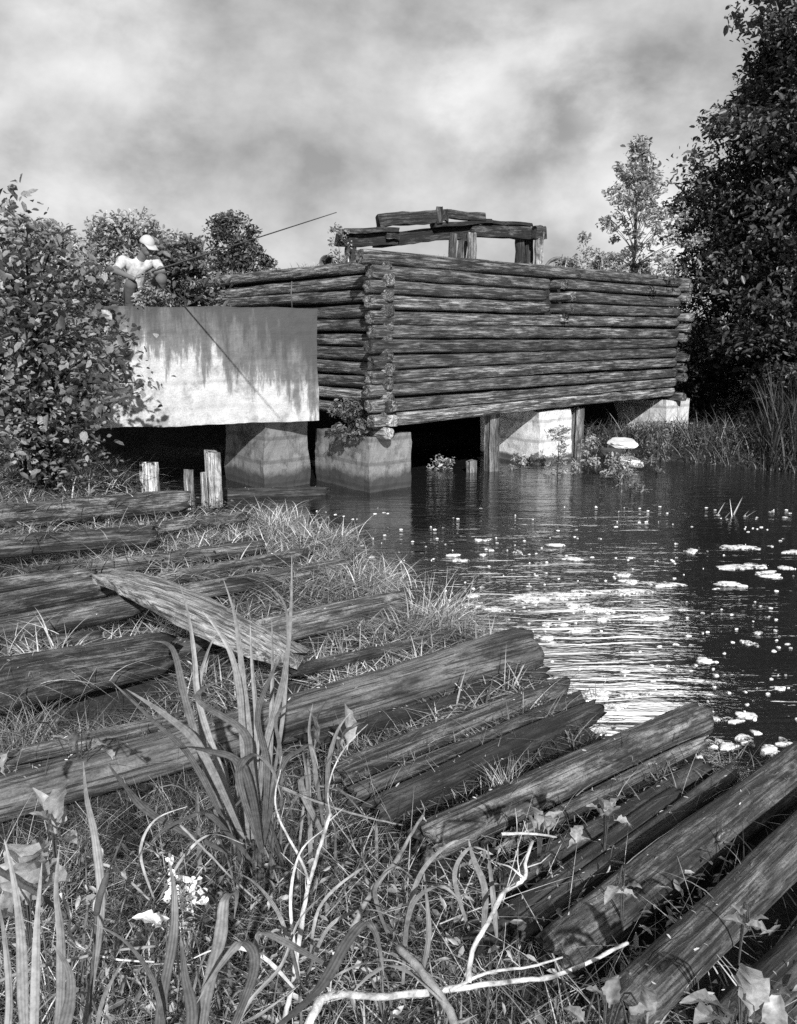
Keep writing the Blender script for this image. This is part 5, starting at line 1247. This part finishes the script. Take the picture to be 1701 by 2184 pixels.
# shirt with short sleeves, trousers
me = body_mesh([([sp1.lerp(pel, .55), sp1, che, nk.lerp(che, .35)], [.135, .125, .14, .078]), ([che, shr, shr.lerp(elr, .62)], [.10, .072, .060]), ([che, shl, shl.lerp(ell_, .62)], [.10, .072, .060])], [], .010, 1)
me.materials.append(M['shirt']); link('shirt', me, man)
me = body_mesh([([pel.lerp(sp1, .35), pel], [.145, .145]), ([pel, hpr, knr, anr.lerp(knr, .12)], [.11, .112, .082, .055]), ([pel, hpl, knl, anl.lerp(knl, .12)], [.11, .112, .082, .055])], [], .012, 2)
me.materials.append(M['trousers']); link('trousers', me, man)
for kn, an in ((knr, anr), (knl, anl)):
    f_ = Vector((look.x, look.y, 0)).normalized(); mb = MB(); a_ = an + Vector((0, 0, -.015))
    mb.tube([an + up * .05, a_ - f_ * .02, a_ + f_ * .05 - up * .02, a_ + f_ * .13 - up * .035, a_ + f_ * .19 - up * .04], [.045, .05, .05, .045, .025], 12); mb.build('shoe', M['shoe'], man)
def shell_mesh(name, m, fn, nu=20, nv=8):
    vs = [fn(i_ / nu * 2 * math.pi, j_ / nv) for j_ in range(nv + 1) for i_ in range(nu)]; fs = [(j_ * nu + i_, j_ * nu + (i_ + 1) % nu, (j_ + 1) * nu + (i_ + 1) % nu, (j_ + 1) * nu + i_) for j_ in range(nv) for i_ in range(nu)]
    mb = MB(); mb.add(vs, fs); o = mb.build(name, m, man); sd = o.modifiers.new('s', 'SOLIDIFY'); sd.thickness = .006; return o
shell_mesh('hair', M['hair'], lambda a, t: hp(-.012 + .096 * math.cos(a) * math.sin(.25 + t * 1.35), .086 * math.sin(a) * math.sin(.25 + t * 1.35), -.035 + .135 * math.cos(.25 + t * 1.35) + (.035 if math.cos(a) > .3 and t > .6 else 0)))
shell_mesh('cap', M['cap'], lambda a, t: hp(-.004 + .112 * math.cos(a) * math.sin(.05 + t * 1.5), .097 * math.sin(a) * math.sin(.05 + t * 1.5), .030 + .115 * math.cos(.05 + t * 1.5)))
mb = MB(); vs = []; fs = []
for k_ in range(13):
    a_ = -1.2 + 2.4 * k_ / 12
    vs += [hp(.098 * math.cos(a_), .094 * math.sin(a_), .04), hp(.10 + .105 * math.cos(a_) ** .7 if abs(a_) < 1.55 else .1, .082 * math.sin(a_), .012 - .012 * abs(math.sin(a_)))]
for k_ in range(12): fs.append((2 * k_, 2 * k_ + 1, 2 * k_ + 3, 2 * k_ + 2))
mb.add(vs, fs); o = mb.build('brim', M['cap'], bpy.data.objects['cap']); sd = o.modifiers.new('s', 'SOLIDIFY'); sd.thickness = .007

rod0 = rod_a + seat; e = empty('fishing_rod', rod0, 'long thin fishing rod held by the crouching man and pointing up right', 'fishing rod')
a_ = -rdir * .45; b_ = rod_b - rod_a; pts = [a_ + (b_ - a_) * (i_ / 14) + Vector((0, 0, -.05 * math.sin(i_ / 14 * math.pi))) * 0 for i_ in range(15)]
mb = MB(); mb.tube(pts, [.013 - .009 * (i_ / 14) for i_ in range(15)], 8); mb.build('rod_blank', M['bark_dark'], e)
mb = MB(); mb.tube([a_, a_ + rdir * .32], .0145, 10); mb.build('handle', M['metal'], e)
mb = MB(); c_ = rdir * .06 - up * .05; sx = rdir.cross(up).normalized(); mb.tube([c_ - sx * .02, c_ + sx * .02], .03, 14); mb.tube([c_, c_ + up * .045], .006, 6); reel = mb.build('reel', M['metal'], e)
mb = MB(); mb.tube([c_ + sx * .02, c_ + sx * .035, c_ + sx * .035 + up * .03, c_ + sx * .05 + up * .03], .004, 6); mb.build('crank', M['metal'], reel)

for me in bpy.data.meshes:
    if me.users == 0: bpy.data.meshes.remove(me)
